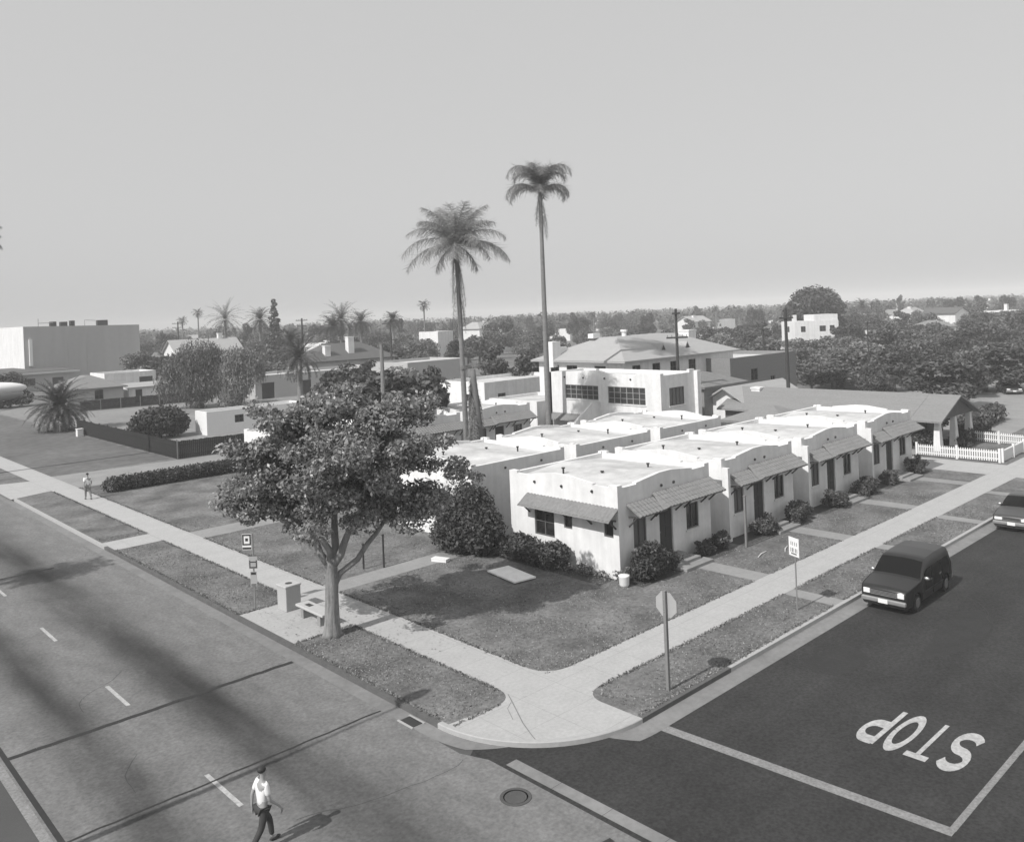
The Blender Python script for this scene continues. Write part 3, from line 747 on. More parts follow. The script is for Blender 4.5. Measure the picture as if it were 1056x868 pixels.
# ------------------------------------------------------------------ left background buildings
t = thing('warehouse', 'big windowless grey commercial building with rooftop vents at the far left', 'building', (46.2,200,0))
mb = MB(); wall_panel(mb,(0,0),(1,0),(0,-1),[(0,12.55),(23.6,12.1)],[],.4); wall_panel(mb,(0,.4),(0,1),(-1,0),[(0,12.55),(28,12.55)],[],.4,caps=False)
wall_panel(mb,(23.6,28.8),(-1,0),(0,1),[(0,12.1),(23.6,12.55)],[],.4); wall_panel(mb,(23.6,28.4),(0,-1),(1,0),[(0,12.1),(28,12.1)],[],.4,caps=False)
mb.build('wall', m_greywall, t)
mb = MB(); wall_panel(mb,(-.02,0),(0,1),(-1,0),[(0,12.56),(28.8,12.56)],[],.017); mb.build('sunlit_side_wall', m_stucco, t)  # sun-facing side: its brightness put into the colour, white skin over grey wall
b = MB(); b.quad((.4,.4,11.7),(23.2,.4,11.7),(23.2,28.4,11.7),(.4,28.4,11.7)); rf = b.build('roof', m_roofw, t)
for x in (5.4,8.5,12.3):
    s = MB(); s.box(x-.04,x+.04,-.05,-.003,0,12.0); s.build('wall_seam', m_greywall, t)
s = MB(); s.box(.9,1.5,-.5,-.003,4.2,9.8); s.build('downpipe', m_sign, t)
for (x,w_,h_) in ((6.0,1.2,.9),(8.0,1.4,.8),(10.0,.9,1.0),(15.6,2.2,.9)):
    s = MB(); s.box(x,x+w_,3,4.2,11.7,12.55+h_); s.build('roof_unit', m_dmetal, rf, bevel=.05)
s = MB(); s.tube([(3.6,3,11.7),(3.6,3,14.2)],.06,6); s.tube([(3.6,3,13.2),(6.5,3,13.2)],.06,6); s.tube([(12.9,3,11.7),(12.9,3,13.6),(15.2,3,13.4)],.06,6); s.build('pipework', m_metal, rf)
house('shop', 'low shop with dark flat roof and pale fascia below the big grey building', 'building', (24,183,0), 0, 27, 26, 3.2, kind='slab', wm=m_greywall, rm=m_shingled, ov=.8, wins=(('f',18,20,1,2.4),('f',23,25,0,2.3)))
house('bungalow_house', 'small hip roofed house with one dark window behind the round palm', 'house', (35.5,131,0), 0, 7.6, 9, 2.9, 1.7, 'hip', m_greywall, m_shingle, inset=3.4, wins=(('f',3.6,4.8,1.2,2.6),))
house('garage', 'white flat garage beside the small hip roofed house at left', 'garage', (49.5,160,0), 0, 9, 8, 3.0, kind='flat', wm=m_stucco, rm=m_roofw, wins=(('f',6.0,8.4,0,2.4),))
house('garage', 'long low pale garage with two dark doorways above the dark slat fence', 'garage', (44.5,133,0), 0, 9.5, 5, 2.3, .5, 'gable', m_stucco, m_shinglel, ov=.3, wins=(('f',1.0,2.0,0,2.0),('f',4.4,5.4,0,2.0)))
house('trailer', 'white boxy trailer home with clapboard side behind the dark corner fence', 'trailer', (36.0,85.0,0), 0, 11, 2.9, 2.0, kind='flat', wm=m_sign, rm=m_roofw, wins=(('f',3.0,4.0,1.0,1.8),('f',7,8,1.0,1.8)))
x,y,z = pt(263,392,125)
house('flat_house', 'long flat roofed house with white fascia behind the weeping tree', 'house', (x,y,0), R(-3), 22, 9, 3.1, kind='flat', wm=m_greywall, rm=m_roofw, wins=(('f',1,3,0,2.4),('f',7,9,0,2.3),('f',12,13.5,1,2.3),('f',16,18,1,2.3)))
x,y,z = pt(182,365,190)
house('house', 'house with pale gable and light grey roof rising behind the weeping tree', 'house', (x,y,0), R(-4), 15, 9, 5.5, 2.6, 'gable', m_stucco, m_shinglel, chim=((11.5,4.5,1.0,9.2),), wins=(('l',2,3.2,3.5,5),('l',5,6.2,3.5,5)))
x,y,z = pt(322,375,150)
house('house', 'wide dark roofed house with two white chimneys above the leafy tree', 'house', (x,y,0), R(-4), 17, 10, 4.0, 3.0, 'hip', m_greywall, m_shingled, chim=((3.6,1.5,1.1,6.6),(8.6,2.0,1.2,8.0)), inset=4.8, wins=(('f',2,3.5,1.5,3),('f',7,8.5,1.5,3)))
x,y,z = pt(420,372,130)
house('house', 'pale pinkish flat roofed house left of the twin palm trunks', 'house', (x,y,0), 0, 12, 10, 3.9, kind='flat', wm=m_greywall, rm=m_roofw, wins=(('f',1,2.5,1,2.3),('l',2,3.4,1,2.4)))
x,y,z = pt(452,356,190)
house('house', 'white cube of a house seen just left of the tall palm trunk', 'house', (x,y,0), R(8), 5, 6, 7.4, kind='flat', wm=m_stucco, rm=m_roofw, wins=(('l',2.2,3.4,5,6.3),))
x,y,z = pt(500,412,95)
house('house', 'long low white roofed building behind the far court bungalows', 'house', (x,y,0), 0, 14, 8, 3.2, kind='flat', wm=m_stucco, rm=m_roofw, wins=(('f',2,3.2,1,2.2),('l',2,3.4,1,2.2)))
x,y,z = pt(820,345,205)
t = house('villa', 'white stucco villa on the right horizon under the big round tree', 'house', (x,y,0), R(-38), 11, 8, 6.0, kind='flat', wm=m_stucco, rm=m_roofw, wins=(('f',6.2,7.8,3.8,5.2),('f',8.8,10,3.8,5.2),('f',1.5,2.7,3.8,5.2),('l',3,4.2,3.8,5.2)))
s = MB(); s.box(5,11,.3,6,6.403,7.9); s.build('upper_storey', m_stucco, t)
s = MB(); s.box(.6,1.4,2,3,6.2,8.0); s.build('chimney', m_stucco, t)

# ------------------------------------------------------------------ fences
def slat_fence(label, pts, h, m, post_m, name='slat_fence', gap=2.6, cat='fence'):
    (x0,y0),(x1,y1) = pts; L = math.hypot(x1-x0,y1-y0)
    t = thing(name, label, cat, (x0,y0,0), math.atan2(y1-y0,x1-x0))
    mb = MB(); n = int(L/.16)
    for i in range(n):
        hh = h+rng.uniform(-.03,.03); mb.box(i*L/n, i*L/n+.145, -.015, .015, .05, hh)
    mb.box(0,L,.018,.06,.3,.38); mb.box(0,L,.018,.06,h-.4,h-.32)
    mb.build('panel', m, t)
    k = int(L/gap)+1
    for i in range(k+1):
        p = MB(); x = min(i*gap, L); p.box(x-.05,x+.05,-.1,-.02,0,h+.08); p.build('post', post_m, t)
    return t
slat_fence('dark weathered fence running back from its pale corner post to the round palm', ((28.0,72.6),(28.2,101)), 1.55, m_fence, m_fence)
slat_fence('dark fence with a pale corner post crossing behind the trimmed hedge', ((28.0,72.4),(40,71.0)), 1.55, m_fence, m_post, gap=12)
slat_fence('dark slat fence with pale posts across the far side of the vacant lot', ((36.0,127.2),(52,124.6)), 1.5, m_fence, m_post)
def picket(label, a, b_, h=.85):
    L = math.hypot(b_[0]-a[0], b_[1]-a[1])
    t = thing('picket_fence', label, 'fence', (a[0],a[1],0), math.atan2(b_[1]-a[1], b_[0]-a[0]), 'white picket fences round the side yard')
    mb = MB(); n = int(L/.15)
    for i in range(n):
        x = .1+i*(L-.2)/n
        mb.prism_y([(x,.08),(x+.08,.08),(x+.08,h-.08),(x+.04,h),(x,h-.08)], -.012, .012)
    mb.build('pickets', m_picket, t)
    for z in (.22,.62):
        q = MB(); q.box(.08,L-.08,.014,.05,z,z+.08); q.build('rail', m_picket, t)
    k = max(1, round(L/2.7))
    for i in range(k+1):
        q = MB(); x = i*L/k; q.box(x-.07,x+.07,-.07,.07,0,h+.1); q.build('post', m_picket, t, bevel=.01)
picket('white picket fence along the driveway side of the small yard', (62.0,24.7), (62.0,19.35))
picket('white picket fence along the pavement edge of the small yard', (62.2,19.22), (69.4,19.4))
picket('white picket fence closing the far side of the small yard', (69.6,19.6), (70.2,24.0))

# ------------------------------------------------------------------ foliage
def leaf_cloud(seed, lobes, n, size, gap=0.25, shell=0.55, aspect=0.55, up=0.25, freq=1.6):
    r_ = np.random.default_rng(seed)
    L = np.array(lobes, float); wgt = (L[:,3]*L[:,4]*L[:,5])**(2/3); wgt /= wgt.sum()
    N = int(n*1.8); idx = r_.choice(len(L), N, p=wgt)
    d = r_.normal(size=(N,3)); d /= np.linalg.norm(d,axis=1)[:,None]
    rad = shell + (1-shell)*np.sqrt(r_.random(N)); rad *= 1 + 0.16*r_.normal(size=N)*0.5
    C = L[idx,:3] + d*L[idx,3:]*rad[:,None]
    f = freq
    nz_ = (np.sin(C[:,0]*f*1.3+seed)+np.sin(C[:,1]*f*1.7+1.3*seed)+np.sin(C[:,2]*f*2.1+.7*seed)
          +.6*np.sin((C[:,0]+C[:,1])*f*2.9)+.6*np.sin((C[:,1]-C[:,2])*f*3.3+seed))/4.2
    keep = nz_ + 0.25*r_.normal(size=N) > (gap*2-1)*0.9
    C = C[keep][:n]; d = d[keep][:n]; N = len(C)
    nrm = d*0.6 + r_.normal(size=(N,3))*0.75 + np.array([0,0,up]); nrm /= np.linalg.norm(nrm,axis=1)[:,None]
    a = np.cross(nrm, r_.normal(size=(N,3))); a /= np.linalg.norm(a,axis=1)[:,None]; b_ = np.cross(nrm, a)
    s = size*(0.55+0.9*r_.random(N))[:,None]
    V = np.stack([C-a*s, C-b_*s*aspect+nrm*s*.15, C+a*s, C+b_*s*aspect+nrm*s*.15], 1).reshape(-1,3)
    F = np.arange(4*N).reshape(-1,4)
    return V, F
def limb(mb, a, b_, r0, r1, n=8, wob=.12, seg=5):
    a = Vector(a); b_ = Vector(b_); L = (b_-a).length; pts = []; rr = []
    for i in range(seg+1):
        u = i/seg; p = a.lerp(b_,u) + Vector((rng.uniform(-1,1),rng.uniform(-1,1),rng.uniform(-.5,1)*.5))*wob*L*(0 if i in (0,seg) else .35)
        pts.append(p); rr.append(r0+(r1-r0)*u)
    mb.tube(pts, rr, n)
    return pts

# main street tree over the bench
mt = thing('street_tree', 'large leafy street tree with pale forked trunk beside the bus bench', 'tree', (15.69,26.92,0))
def rf_(r_, f_, z): v = RT*r_ + FW*f_; return (v.x, v.y, z)
mb = MB()
mb.tube([rf_(0,0,-.05), rf_(-.02,0,.15), rf_(.0,0,.5), rf_(.03,0,1.2), rf_(.06,0,1.9), rf_(.05,0,2.5), rf_(.02,0,2.85)], [.40,.31,.25,.22,.22,.22,.17], 40)
ends = []
for (a,b_,r0,r1) in ((rf_(0,0,2.5), rf_(-1.35,.2,4.6), .15,.07), (rf_(.05,0,2.6), rf_(.35,.6,5.4), .16,.08), (rf_(.1,0,2.5), rf_(1.35,-.3,4.6), .16,.08),
                     (rf_(.1,0,1.75), rf_(2.0,.5,4.0), .13,.07), (rf_(0,0,2.6), rf_(-.4,-.9,5.2), .13,.07)):
    limb(mb,a,b_,r0,r1,9); ends.append((b_,r1))
for b_,r1 in ends:
    for k in range(5):
        e = Vector(b_) + Vector((rng.uniform(-1.8,1.8), rng.uniform(-1.8,1.8), rng.uniform(.5,2.6)))
        pts = limb(mb,b_,e,r1*.8,.02,6)
        for q in range(2):
            e2 = e + Vector((rng.uniform(-1,1),rng.uniform(-1,1),rng.uniform(.2,1.2))); limb(mb,pts[3],e2,.03,.01,5)
mb.v = [(x*(1+.10*math.sin(7*math.atan2(y,x)+z*1.1)+.05*math.sin(13*math.atan2(y,x)-z*2)) if z < 2.3 else x, y*(1+.10*math.sin(7*math.atan2(y,x)+z*1.1)+.05*math.sin(13*math.atan2(y,x)-z*2)) if z < 2.3 else y, z) for x,y,z in mb.v]
mb.build('trunk', m_bark, mt, smooth=True)
def L3(r_, f_, z, a, b_, c): v = RT*r_ + FW*f_; return (v.x, v.y, z, a, b_, c)
lob = [L3(.5,0,6.4,3.1,3.1,2.2), L3(-2.2,.1,5.9,1.9,1.9,1.5), L3(3.2,.3,5.7,1.8,1.9,2.0), L3(1.5,.2,7.4,2.4,2.3,1.4), L3(-.9,.2,7.4,2.0,2.0,1.3), L3(2.3,.4,4.5,1.6,1.5,1.0),
       L3(-1.5,.2,4.9,1.6,1.5,.9), L3(-2.8,.3,4.9,1.1,1.1,.7), L3(.5,-1.6,5.6,1.9,1.7,1.6), L3(.6,1.9,5.8,2.0,1.8,1.7), L3(3.5,-.2,4.6,.7,.8,.7)]
cq = random.Random(77); big = lob; lob = []
for (a,b_,c,ra,rb,rc) in big:
    for k in range(int(12*ra)):
        u = Vector((cq.gauss(0,1),cq.gauss(0,1),cq.gauss(0,1)+.25)).normalized(); f_ = cq.uniform(.25,1.1); q_ = cq.uniform(.35,.7)
        lob.append((a+u.x*ra*f_, b_+u.y*rb*f_, c+u.z*rc*f_, q_*1.15, q_*1.15, q_*.7))
V,F = leaf_cloud(3, lob, 88000, .074, gap=.4, shell=.3, freq=2.6)
np_obj('crown', V, F, m_leaf, mt)
lob = [L3(-3.0,-.4,4.6,.5,.5,.5), L3(-2.8,-.5,5.6,.35,.35,.35), L3(3.7,-.5,4.2,.45,.45,.45), L3(3.0,-.7,5.4,.5,.5,.6)]

# bushes and hedges
def bush(label, loc, r_, n, m, size=.07, name='bush', group=None, seed=1, squash=1.0, stems=True, lob=None):
    t = thing(name, label, 'shrub', loc, 0, group)
    rr = random.Random(seed)
    if lob is None:
        lob = [(0,0,r_*.6*squash,r_*.75,r_*.65,r_*.6*squash)] + [(rr.uniform(-.9,.9)*r_, rr.uniform(-.6,.6)*r_, rr.uniform(.25,1.35)*r_*squash, r_*rr.uniform(.2,.5),r_*rr.uniform(.2,.5),r_*rr.uniform(.2,.5)*squash) for _ in range(11)]
    V,F = leaf_cloud(seed, lob, n, size, gap=.25, shell=.45, freq=3.0/max(r_,.4)); V[:,2] = np.maximum(V[:,2], .02)
    np_obj('foliage', V, F, m, t)
    if stems:
        s = MB()
        for k in range(5): s.tube([(rr.uniform(-.12,.12)*r_,rr.uniform(-.12,.12)*r_,0),(rr.uniform(-.5,.5)*r_,rr.uniform(-.5,.5)*r_,r_*1.1*squash)],[.03*r_+.006,.008],5)
        s.build('stem', m_bark2, t)
    return t
bush('huge rounded dark bush at the back left corner of the corner bungalow', (26.0,31.6,0), 1.65, 15000, m_leafd, .09, seed=11, lob=[(0,0,1.35,1.35,1.7,1.35),(-.2,-1.3,1.2,1.0,1.1,1.15),(.3,.9,1.7,1.1,1.2,1.3),(-.5,.2,.8,1.1,1.6,.8),(.2,-.3,2.2,.9,1.1,.85)])
bush('leafy flowering hedge below the left wall window of the corner bungalow', (26.4,27.6,0), .8, 8000, m_leaf2, .07, name='hedge', seed=12, lob=[(0,y,.55+.15*math.sin(y*3),.5,.6,.6) for y in (-1.6,-1.0,-.4,.2,.8,1.4)])
bush('low sparse weeds along the sunlit left wall near the corner', (26.65,24.6,0), .3, 700, m_leaf3, .05, seed=13, lob=[(0,-.9,.15,.2,.4,.22),(0,0,.2,.25,.5,.28),(-.1,.9,.12,.25,.4,.2)])
bush('thick round bush at the front corner of the corner bungalow', (28.1,22.2,0), .95, 7000, m_leafd, .065, seed=14, lob=[(-.1,0,.75,.85,.65,.75),(.5,.1,.6,.6,.5,.6),(-.6,0,.5,.5,.5,.5)])
bush('small bush left of the corner bungalow steps', (29.4,22.3,0), .5, 2200, m_leafd, .055, seed=15)
bush('thin pale bush right against the corner bungalow wall corner', (26.9,22.75,0), .4, 900, m_leaf3, .05, seed=16)
GX = 'flowering shrubs along the bungalow fronts'
for i,(x,y,r_,lb,m) in enumerate(((32.2,22.35,.5,'low bush right of the corner bungalow steps',m_leaf2),(33.6,22.4,.55,'bush behind the thin post at the gap after the first bungalow',m_leafd),
      (36.9,22.0,.68,'round bush left of the second bungalow steps',m_leafd),(39.9,22.1,.72,'spiky dark bush right of the second bungalow steps',m_leafd),(41.6,22.5,.5,'pale wispy bush at the end of the second bungalow',m_leaf3),
      (44.3,22.0,.72,'bush left of the third bungalow steps',m_leafd),(47.6,22.2,.85,'bigger bush right of the third bungalow steps',m_leafd),(49.2,22.5,.5,'pale bush at the end of the third bungalow',m_leaf3),
      (51.8,22.2,.65,'bush left of the last bungalow steps',m_leafd),(55.7,22.2,.75,'bush at the far end of the last bungalow by the driveway',m_leafd))):
    bush(lb, (x,y,0), r_, int(3600*r_), m, .06, seed=20+i, group=GX, squash=.85)
# trimmed hedge by the driveway
V,F = leaf_cloud(41, [(x,0,.5,.75,.65,.55) for x in np.arange(.6,12.5,.75)], 15000, .075, gap=.2, shell=.6, freq=2.5); V[:,2] = np.maximum(V[:,2], .02)
t = thing('hedge', 'long trimmed hedge beside the gravel driveway', 'hedge', (19.0,62.4,0)); np_obj('foliage', V, F, m_leafd, t)
s = MB()
for x in np.arange(.6,12.5,1.2): s.tube([(x,0,0),(x+.1,.05,.7)],[.04,.015],5)
s.build('stem', m_bark2, t)
bush('big round bush behind the dark fence corner at left', (32.3,88.0,0), 2.3, 7000, m_leaf2, .16, seed=42, lob=[(0,0,1.7,2.7,2.0,1.6),(1.4,0,1.4,1.6,1.4,1.3),(-1.6,0,1.3,1.5,1.4,1.2)])
bush('small round shrub at the end of the trailer home', (40.5,92.5,0), 1.3, 2500, m_leafd, .14, seed=43)
bush('clipped round shrub beside the cottage porch', (71.6,23.8,0), 1.25, 3500, m_leafd, .11, seed=44)
bush('dark shrub at the driveway corner of the cottage porch', (63.4,25.0,0), .95, 2600, m_leafd, .10, seed=45, lob=[(0,0,.9,.8,1.0,.9),(0,.3,1.3,.7,.8,.7)])
bush('spreading shrub in front of the cottage porch', (66.3,23.6,0), 1.0, 2600, m_leaf2, .10, seed=46, squash=.7)
bush('low shrub between two cottage porch columns', (68.6,23.6,0), 1.0, 2600, m_leaf2, .10, seed=47, squash=.75)
bush('tall dark shrub filling the far side of the cottage porch', (71.5,27.4,0), 1.6, 4500, m_leafd, .13, seed=58)
bush('long bed of dark shrubs beyond the cottage', (78.0,25.8,0), 1.4, 5000, m_leafd, .14, seed=48, lob=[(x,.06*x,.7,1.3,1.0,.8) for x in (-3,-1.6,0,1.5,3,4.6)])
bush('ragged garden plants at the foot of the palm by the white block', (51.0,51.2,0), .9, 1800, m_leafd, .10, seed=49)
x,y,z = pt(4,440,128)
bush('very dark bush under the tree at the left edge', (x,y,0), 3.0, 3500, m_leafd, .26, seed=50)
x,y,z = pt(8,395,160)
bush('round shrub in front of the low shop fascia at left', (x,y,0), 2.2, 1800, m_leafd, .26, seed=51)

# short grass standing on the near lawns and verges
g_ = np.random.default_rng(12); N = 150000
X = 14.4 + 36*g_.random(N)**1.25; Y = 15.1 + 34*g_.random(N)**1.2
def inr(x0,x1,y0,y1): return (X>x0)&(X<x1)&(Y>y0)&(Y<y1)
bad = inr(16.68,18.46,0,99)|inr(0,99,17.04,18.81)|inr(14,16.8,27.2,31.7)|inr(14,16.8,45.7,48)|inr(18,42,44.3,46.4)|inr(18,26.7,30.9,32.4)|inr(26.9,99,22.0,30)|inr(26.6,99,31.8,39)|inr(14,18.3,14,18.6)|(((X-18.2)**2+(Y-18.9)**2>3.8**2)&(X<18.2)&(Y<18.9))
for x in UX: bad |= inr(x+3.35,x+4.6,18,22)
for x0,x1 in ((29.7,30.6),(37.85,38.75),(44.85,45.75)): bad |= inr(x0,x1,15,17.2)
bad |= inr(23.3,25.7,25.6,28.3)
cl_ = np.sin(X*2.1+1.3*np.sin(Y*.9))+np.sin(Y*1.7+1.1*np.sin(X*1.3))+.8*np.sin(X*.6-Y*.8)
bad |= (cl_ + 1.2*g_.normal(size=N)) < -.6
X = X[~bad]; Y = Y[~bad]; N = len(X); a = g_.random(N)*6.283; h_ = .008+.03*g_.random(N)**2; w_ = .012+.02*g_.random(N); le = (g_.random((N,2))-.5)*.09
dx, dy = np.cos(a)*w_, np.sin(a)*w_
V = np.stack([np.stack([X-dx,Y-dy,0*X],1),np.stack([X+dx,Y+dy,0*X],1),np.stack([X+dx*.5+le[:,0],Y+dy*.5+le[:,1],h_],1),np.stack([X-dx*.5+le[:,0],Y-dy*.5+le[:,1],h_],1)],1).reshape(-1,3)
np_obj('grass', V, np.arange(4*N).reshape(-1,4), mat('grass_blades',.20,.8,island=.55,trans=.2,spec=.2))['kind'] = 'stuff'

# ragged grass edges creeping over the paving, and fallen leaves
E_ = []
def edge(x0,y0,x1,y1,n):
    u = g_.random(n); E_.append(np.stack([x0+(x1-x0)*u+.035*g_.normal(size=n), y0+(y1-y0)*u+.035*g_.normal(size=n)],1))
for x_,y0,y1 in ((16.72,19.2,27.3),(16.72,31.6,45.8),(18.43,19.7,31.0),(18.43,32.3,44.4),(16.72,47.9,66),(18.43,46.4,66),(14.37,19,27.3),(14.37,31.6,45.8)): edge(x_,y0,x_,y1,int(110*(y1-y0)))
for y_,x0,x1 in ((17.07,18.9,29.7),(17.07,30.6,37.9),(17.07,38.7,45),(18.78,19.3,30.4),(18.78,31.6,38.1),(18.78,39.3,46),(15.08,18.3,29.7),(15.08,30.6,37.9),(18.45,14.4,16.1),(27.27,14.4,16.7),(31.63,14.4,16.7)): edge(x0,y_,x1,y_,int(110*(x1-x0)))
P_ = np.concatenate(E_); N = len(P_); X, Y = P_[:,0], P_[:,1]; a = g_.random(N)*6.283; h_ = .015+.05*g_.random(N)**2; w_ = .015+.03*g_.random(N); le = (g_.random((N,2))-.5)*.1
dx, dy = np.cos(a)*w_, np.sin(a)*w_
V = np.stack([np.stack([X-dx,Y-dy,0*X],1),np.stack([X+dx,Y+dy,0*X],1),np.stack([X+dx*.5+le[:,0],Y+dy*.5+le[:,1],h_],1),np.stack([X-dx*.5+le[:,0],Y-dy*.5+le[:,1],h_],1)],1).reshape(-1,3)
np_obj('edge_grass', V, np.arange(4*N).reshape(-1,4), MATS['grass_blades'])['kind'] = 'stuff'
N = 600; X = 16.5+g_.normal(size=N)*2.2; Y = 27+g_.normal(size=N)*2.6; ok = (X>14.5)&(X<26); X, Y = X[ok], Y[ok]; N = len(X); a = g_.random(N)*6.283; s_ = .02+.03*g_.random(N)
Z = .012+.02*g_.random(N); c_, d_ = np.cos(a)*s_, np.sin(a)*s_
V = np.stack([np.stack([X-c_,Y-d_,Z],1),np.stack([X+d_*.5,Y-c_*.5,Z+.01],1),np.stack([X+c_,Y+d_,Z],1),np.stack([X-d_*.5,Y+c_*.5,Z+.012],1)],1).reshape(-1,3)
np_obj('leaf_litter', V, np.arange(4*N).reshape(-1,4), mat('fallen_leaves',.24,.8,island=.6))['kind'] = 'stuff'

# ------------------------------------------------------------------ trees in the background
TP = {}
def proto_tree(key, label, lobes, n, size, m, H_, trunk, seed, gap=.3, shell=.45, freq=1.4, name='broadleaf_tree', branches=5):
    t = thing(name, label, 'tree', (0,0,0))
    V,F = leaf_cloud(seed, lobes, n, size, gap=gap, shell=shell, freq=freq); np_obj('crown', V, F, m, t)
    mb = MB(); zt = H_*.5
    mb.tube([(0,0,0),(.05,0,zt*.3),(.1,.05,zt*.7),(0,0,zt)], [trunk*1.3,trunk,trunk*.85,trunk*.6], 8)
    for k in range(branches):
        l_ = lobes[k % len(lobes)]; limb(mb,(0.05,0,zt*.6+.1*k),(l_[0]*.8,l_[1]*.8,l_[2]),trunk*.5,.03,5)
    mb.build('trunk', m_bark2, t, smooth=True)
    TP[key] = (t, H_, [(c, []) for c in kids(t)])
def rl(seed, n, R_, z0, z1, r0, r1):
    q = random.Random(seed); out = []
    for i in range(n):
        a = q.uniform(0,6.283); d = R_*math.sqrt(q.random()); rr = q.uniform(r0,r1)
        z = q.uniform(z0,z1)*(1 - .25*(d/R_)); out.append((d*math.cos(a), d*math.sin(a), z, rr, rr, rr*.75))
    return out
LBL_R = 'leafy round crowned tree in the dense grove behind the right hand bungalows'
LBL_M = 'leafy tree among the distant rooftops left of the white block'
proto_tree('a', 'x', rl(1,11,2.4,3.2,7.0,1.2,1.9), 3600, .24, mat('mid_leaves',.16,.6,island=.6,trans=.25), 8, .22, 5)
proto_tree('b', 'x', rl(2,13,2.7,2.6,6.6,1.1,1.7), 3800, .24, m_leafd, 8, .22, 6, gap=.36)
proto_tree('c', 'x', rl(3,9,2.0,3.6,7.2,1.2,1.6), 3000, .22, m_leaf3, 8, .18, 7, gap=.4)
proto_tree('d', 'x', rl(8,12,1.5,2.5,7.2,.9,1.4), 3000, .22, m_leafd, 8, .2, 8)
used = set()
def put_tree(key, px, d, ht, rad, label, group=None, rz=None):
    """rad = crown radius as a share of the prototype's own 3.6 m"""
    t, H_, tr = TP[key]
    x,y,_ = pt(px, 360, d); s = (rad/3.6, rad/3.6, ht/H_)
    rz = rng.uniform(0,6.28) if rz is None else rz
    if key not in used:
        used.add(key); t.location = (x,y,0); t.rotation_euler = (0,0,rz); t.scale = s; t['label'] = label
        if group: t['group'] = group
        return t
    r = dup(t, (x,y,0), rz, label, group, s, tr)
    if not group and 'group' in r: del r['group']
    return r
put_tree('b', 968, 84, 6.3, 4.3, 'big dark spreading tree above the cottage porch roof', rz=.4)
put_tree('a', 897, 92, 5.0, 2.1, 'small round paler tree just beyond the long shingled roof')
put_tree('b', 1034, 98, 6.6, 4.6, 'tree with a leaning trunk beside the far parked car')
put_tree('c', 836, 100, 5.2, 3.0, 'pale loose tree right of the leaning utility pole')
put_tree('d', 1002, 92, 5.6, 2.6, 'narrow dark tree between the porch and the far parked car')
put_tree('a', 864, 112, 6.0, 3.4, 'mid grey tree behind the small round paler one')
put_tree('b', 400, 66, 8.9, 4.6, 'dense dark tree just behind the street tree crown', rz=1.0)
put_tree('d', 440, 70, 7.8, 2.6, 'dark tree filling the gap left of the twin palm trunks')
put_tree('a', 356, 74, 8.6, 3.2, 'broad tree behind the left part of the street tree crown')
put_tree('b', 545, 112, 7.2, 4.0, 'dense dark tree left of the tall slim palm trunk')
put_tree('d', 510, 118, 7.6, 3.6, 'dark tree behind the dry hanging fronds')
put_tree('b', 515, 230, 11.8, 4.4, 'taller dark tree breaking the skyline right of the palm crown')
put_tree('a', 575, 150, 7.2, 4.0, 'tree right behind the tall slim palm trunk')
x,y,_ = pt(838,330,225)
proto_tree('big', 'huge round domed tree rising above the right skyline', rl(21,22,4.2,7.0,13.0,2.4,3.4), 11000, .36, m_leafd, 16, .5, 31, gap=.14)
t = TP['big'][0]; t.location = (x,y,0); t.scale = (1.35,1.35,1.08)
put_tree('a', 822, 152, 5.4, 4.0, 'low tree under the left half of the white villa')
put_tree('c', 852, 150, 5.7, 4.2, 'low pale tree under the right half of the white villa')
put_tree('b', 878, 180, 7.4, 4.2, 'dark tree touching the right end of the white villa')
GRN = 'grove trees behind the right hand bungalows'
for (d, x0, x1, step, h0, h1) in ((100,870,1085,44,3.6,5.4),(112,842,1085,40,4.6,6.4),(122,770,1090,40,5.0,6.8),(135,742,1095,38,5.0,7.0),(152,742,1095,36,5.6,7.6),(175,735,1095,34,6.0,8.2),(200,735,1100,32,6.2,8.4),(230,735,1100,30,6.4,8.8),(270,620,1100,30,6.6,9.4),(340,560,1100,36,7.0,9.8)):
    px = x0
    while px < x1:
        if not (d < 140 and px < 770) and not (d < 205 and 806 < px < 874 and d > 130) and not (d < 118 and px > 1015):
            put_tree(rng.choice('aabbcd'), px+rng.uniform(-14,14), d*rng.uniform(.94,1.06), rng.uniform(h0,h1), rng.uniform(3.0,4.9), LBL_R, GRN)
        px += step*rng.uniform(.8,1.25)
GRM = 'trees among the distant rooftops'
for (d, x0, x1, step, h0, h1) in ((142,272,330,30,4.5,6),(165,148,230,26,6,8),(170,330,470,34,5,7.4),(185,395,700,40,5.5,8.0),(215,200,560,30,5.5,8.5),(250,140,620,30,6.5,9.5),(300,130,640,36,7,10.5),(380,-10,640,34,7.5,11.5)):
    px = x0
    while px < x1:
        put_tree(rng.choice('aabbd'), px+rng.uniform(-14,14), d*rng.uniform(.94,1.06), rng.uniform(h0,h1), rng.uniform(3.2,4.8), LBL_M, GRM)
        px += step*rng.uniform(.8,1.3)
for k_,(px,d,ht,rad) in enumerate(((592,300,11.6,3.6),(640,330,11.2,3.4),(668,300,11.4,3.0),(720,340,12.2,3.2),(780,300,11.8,3.4),(905,300,12.6,4.2),(930,330,13.4,2.4),(962,300,12.4,3.6),(985,320,12.8,4.0),(1012,290,11.9,3.8),(1040,310,12.9,3.2),(548,310,11.8,2.4),(415,300,12.0,3.2),(468,300,11.6,3.2),(172,280,11.8,3.6),(256,290,12.6,4.2),(330,290,12.2,4.2),(372,300,12.0,3.6))):
    put_tree('dabdba'[k_ % 6], px, d, ht, rad, 'ragged taller tree breaking the far skyline', 'taller trees along the skyline')
put_tree('a', 408, 112, 5.6, 3.6, 'tree hiding the left end of the pale pinkish flat house')
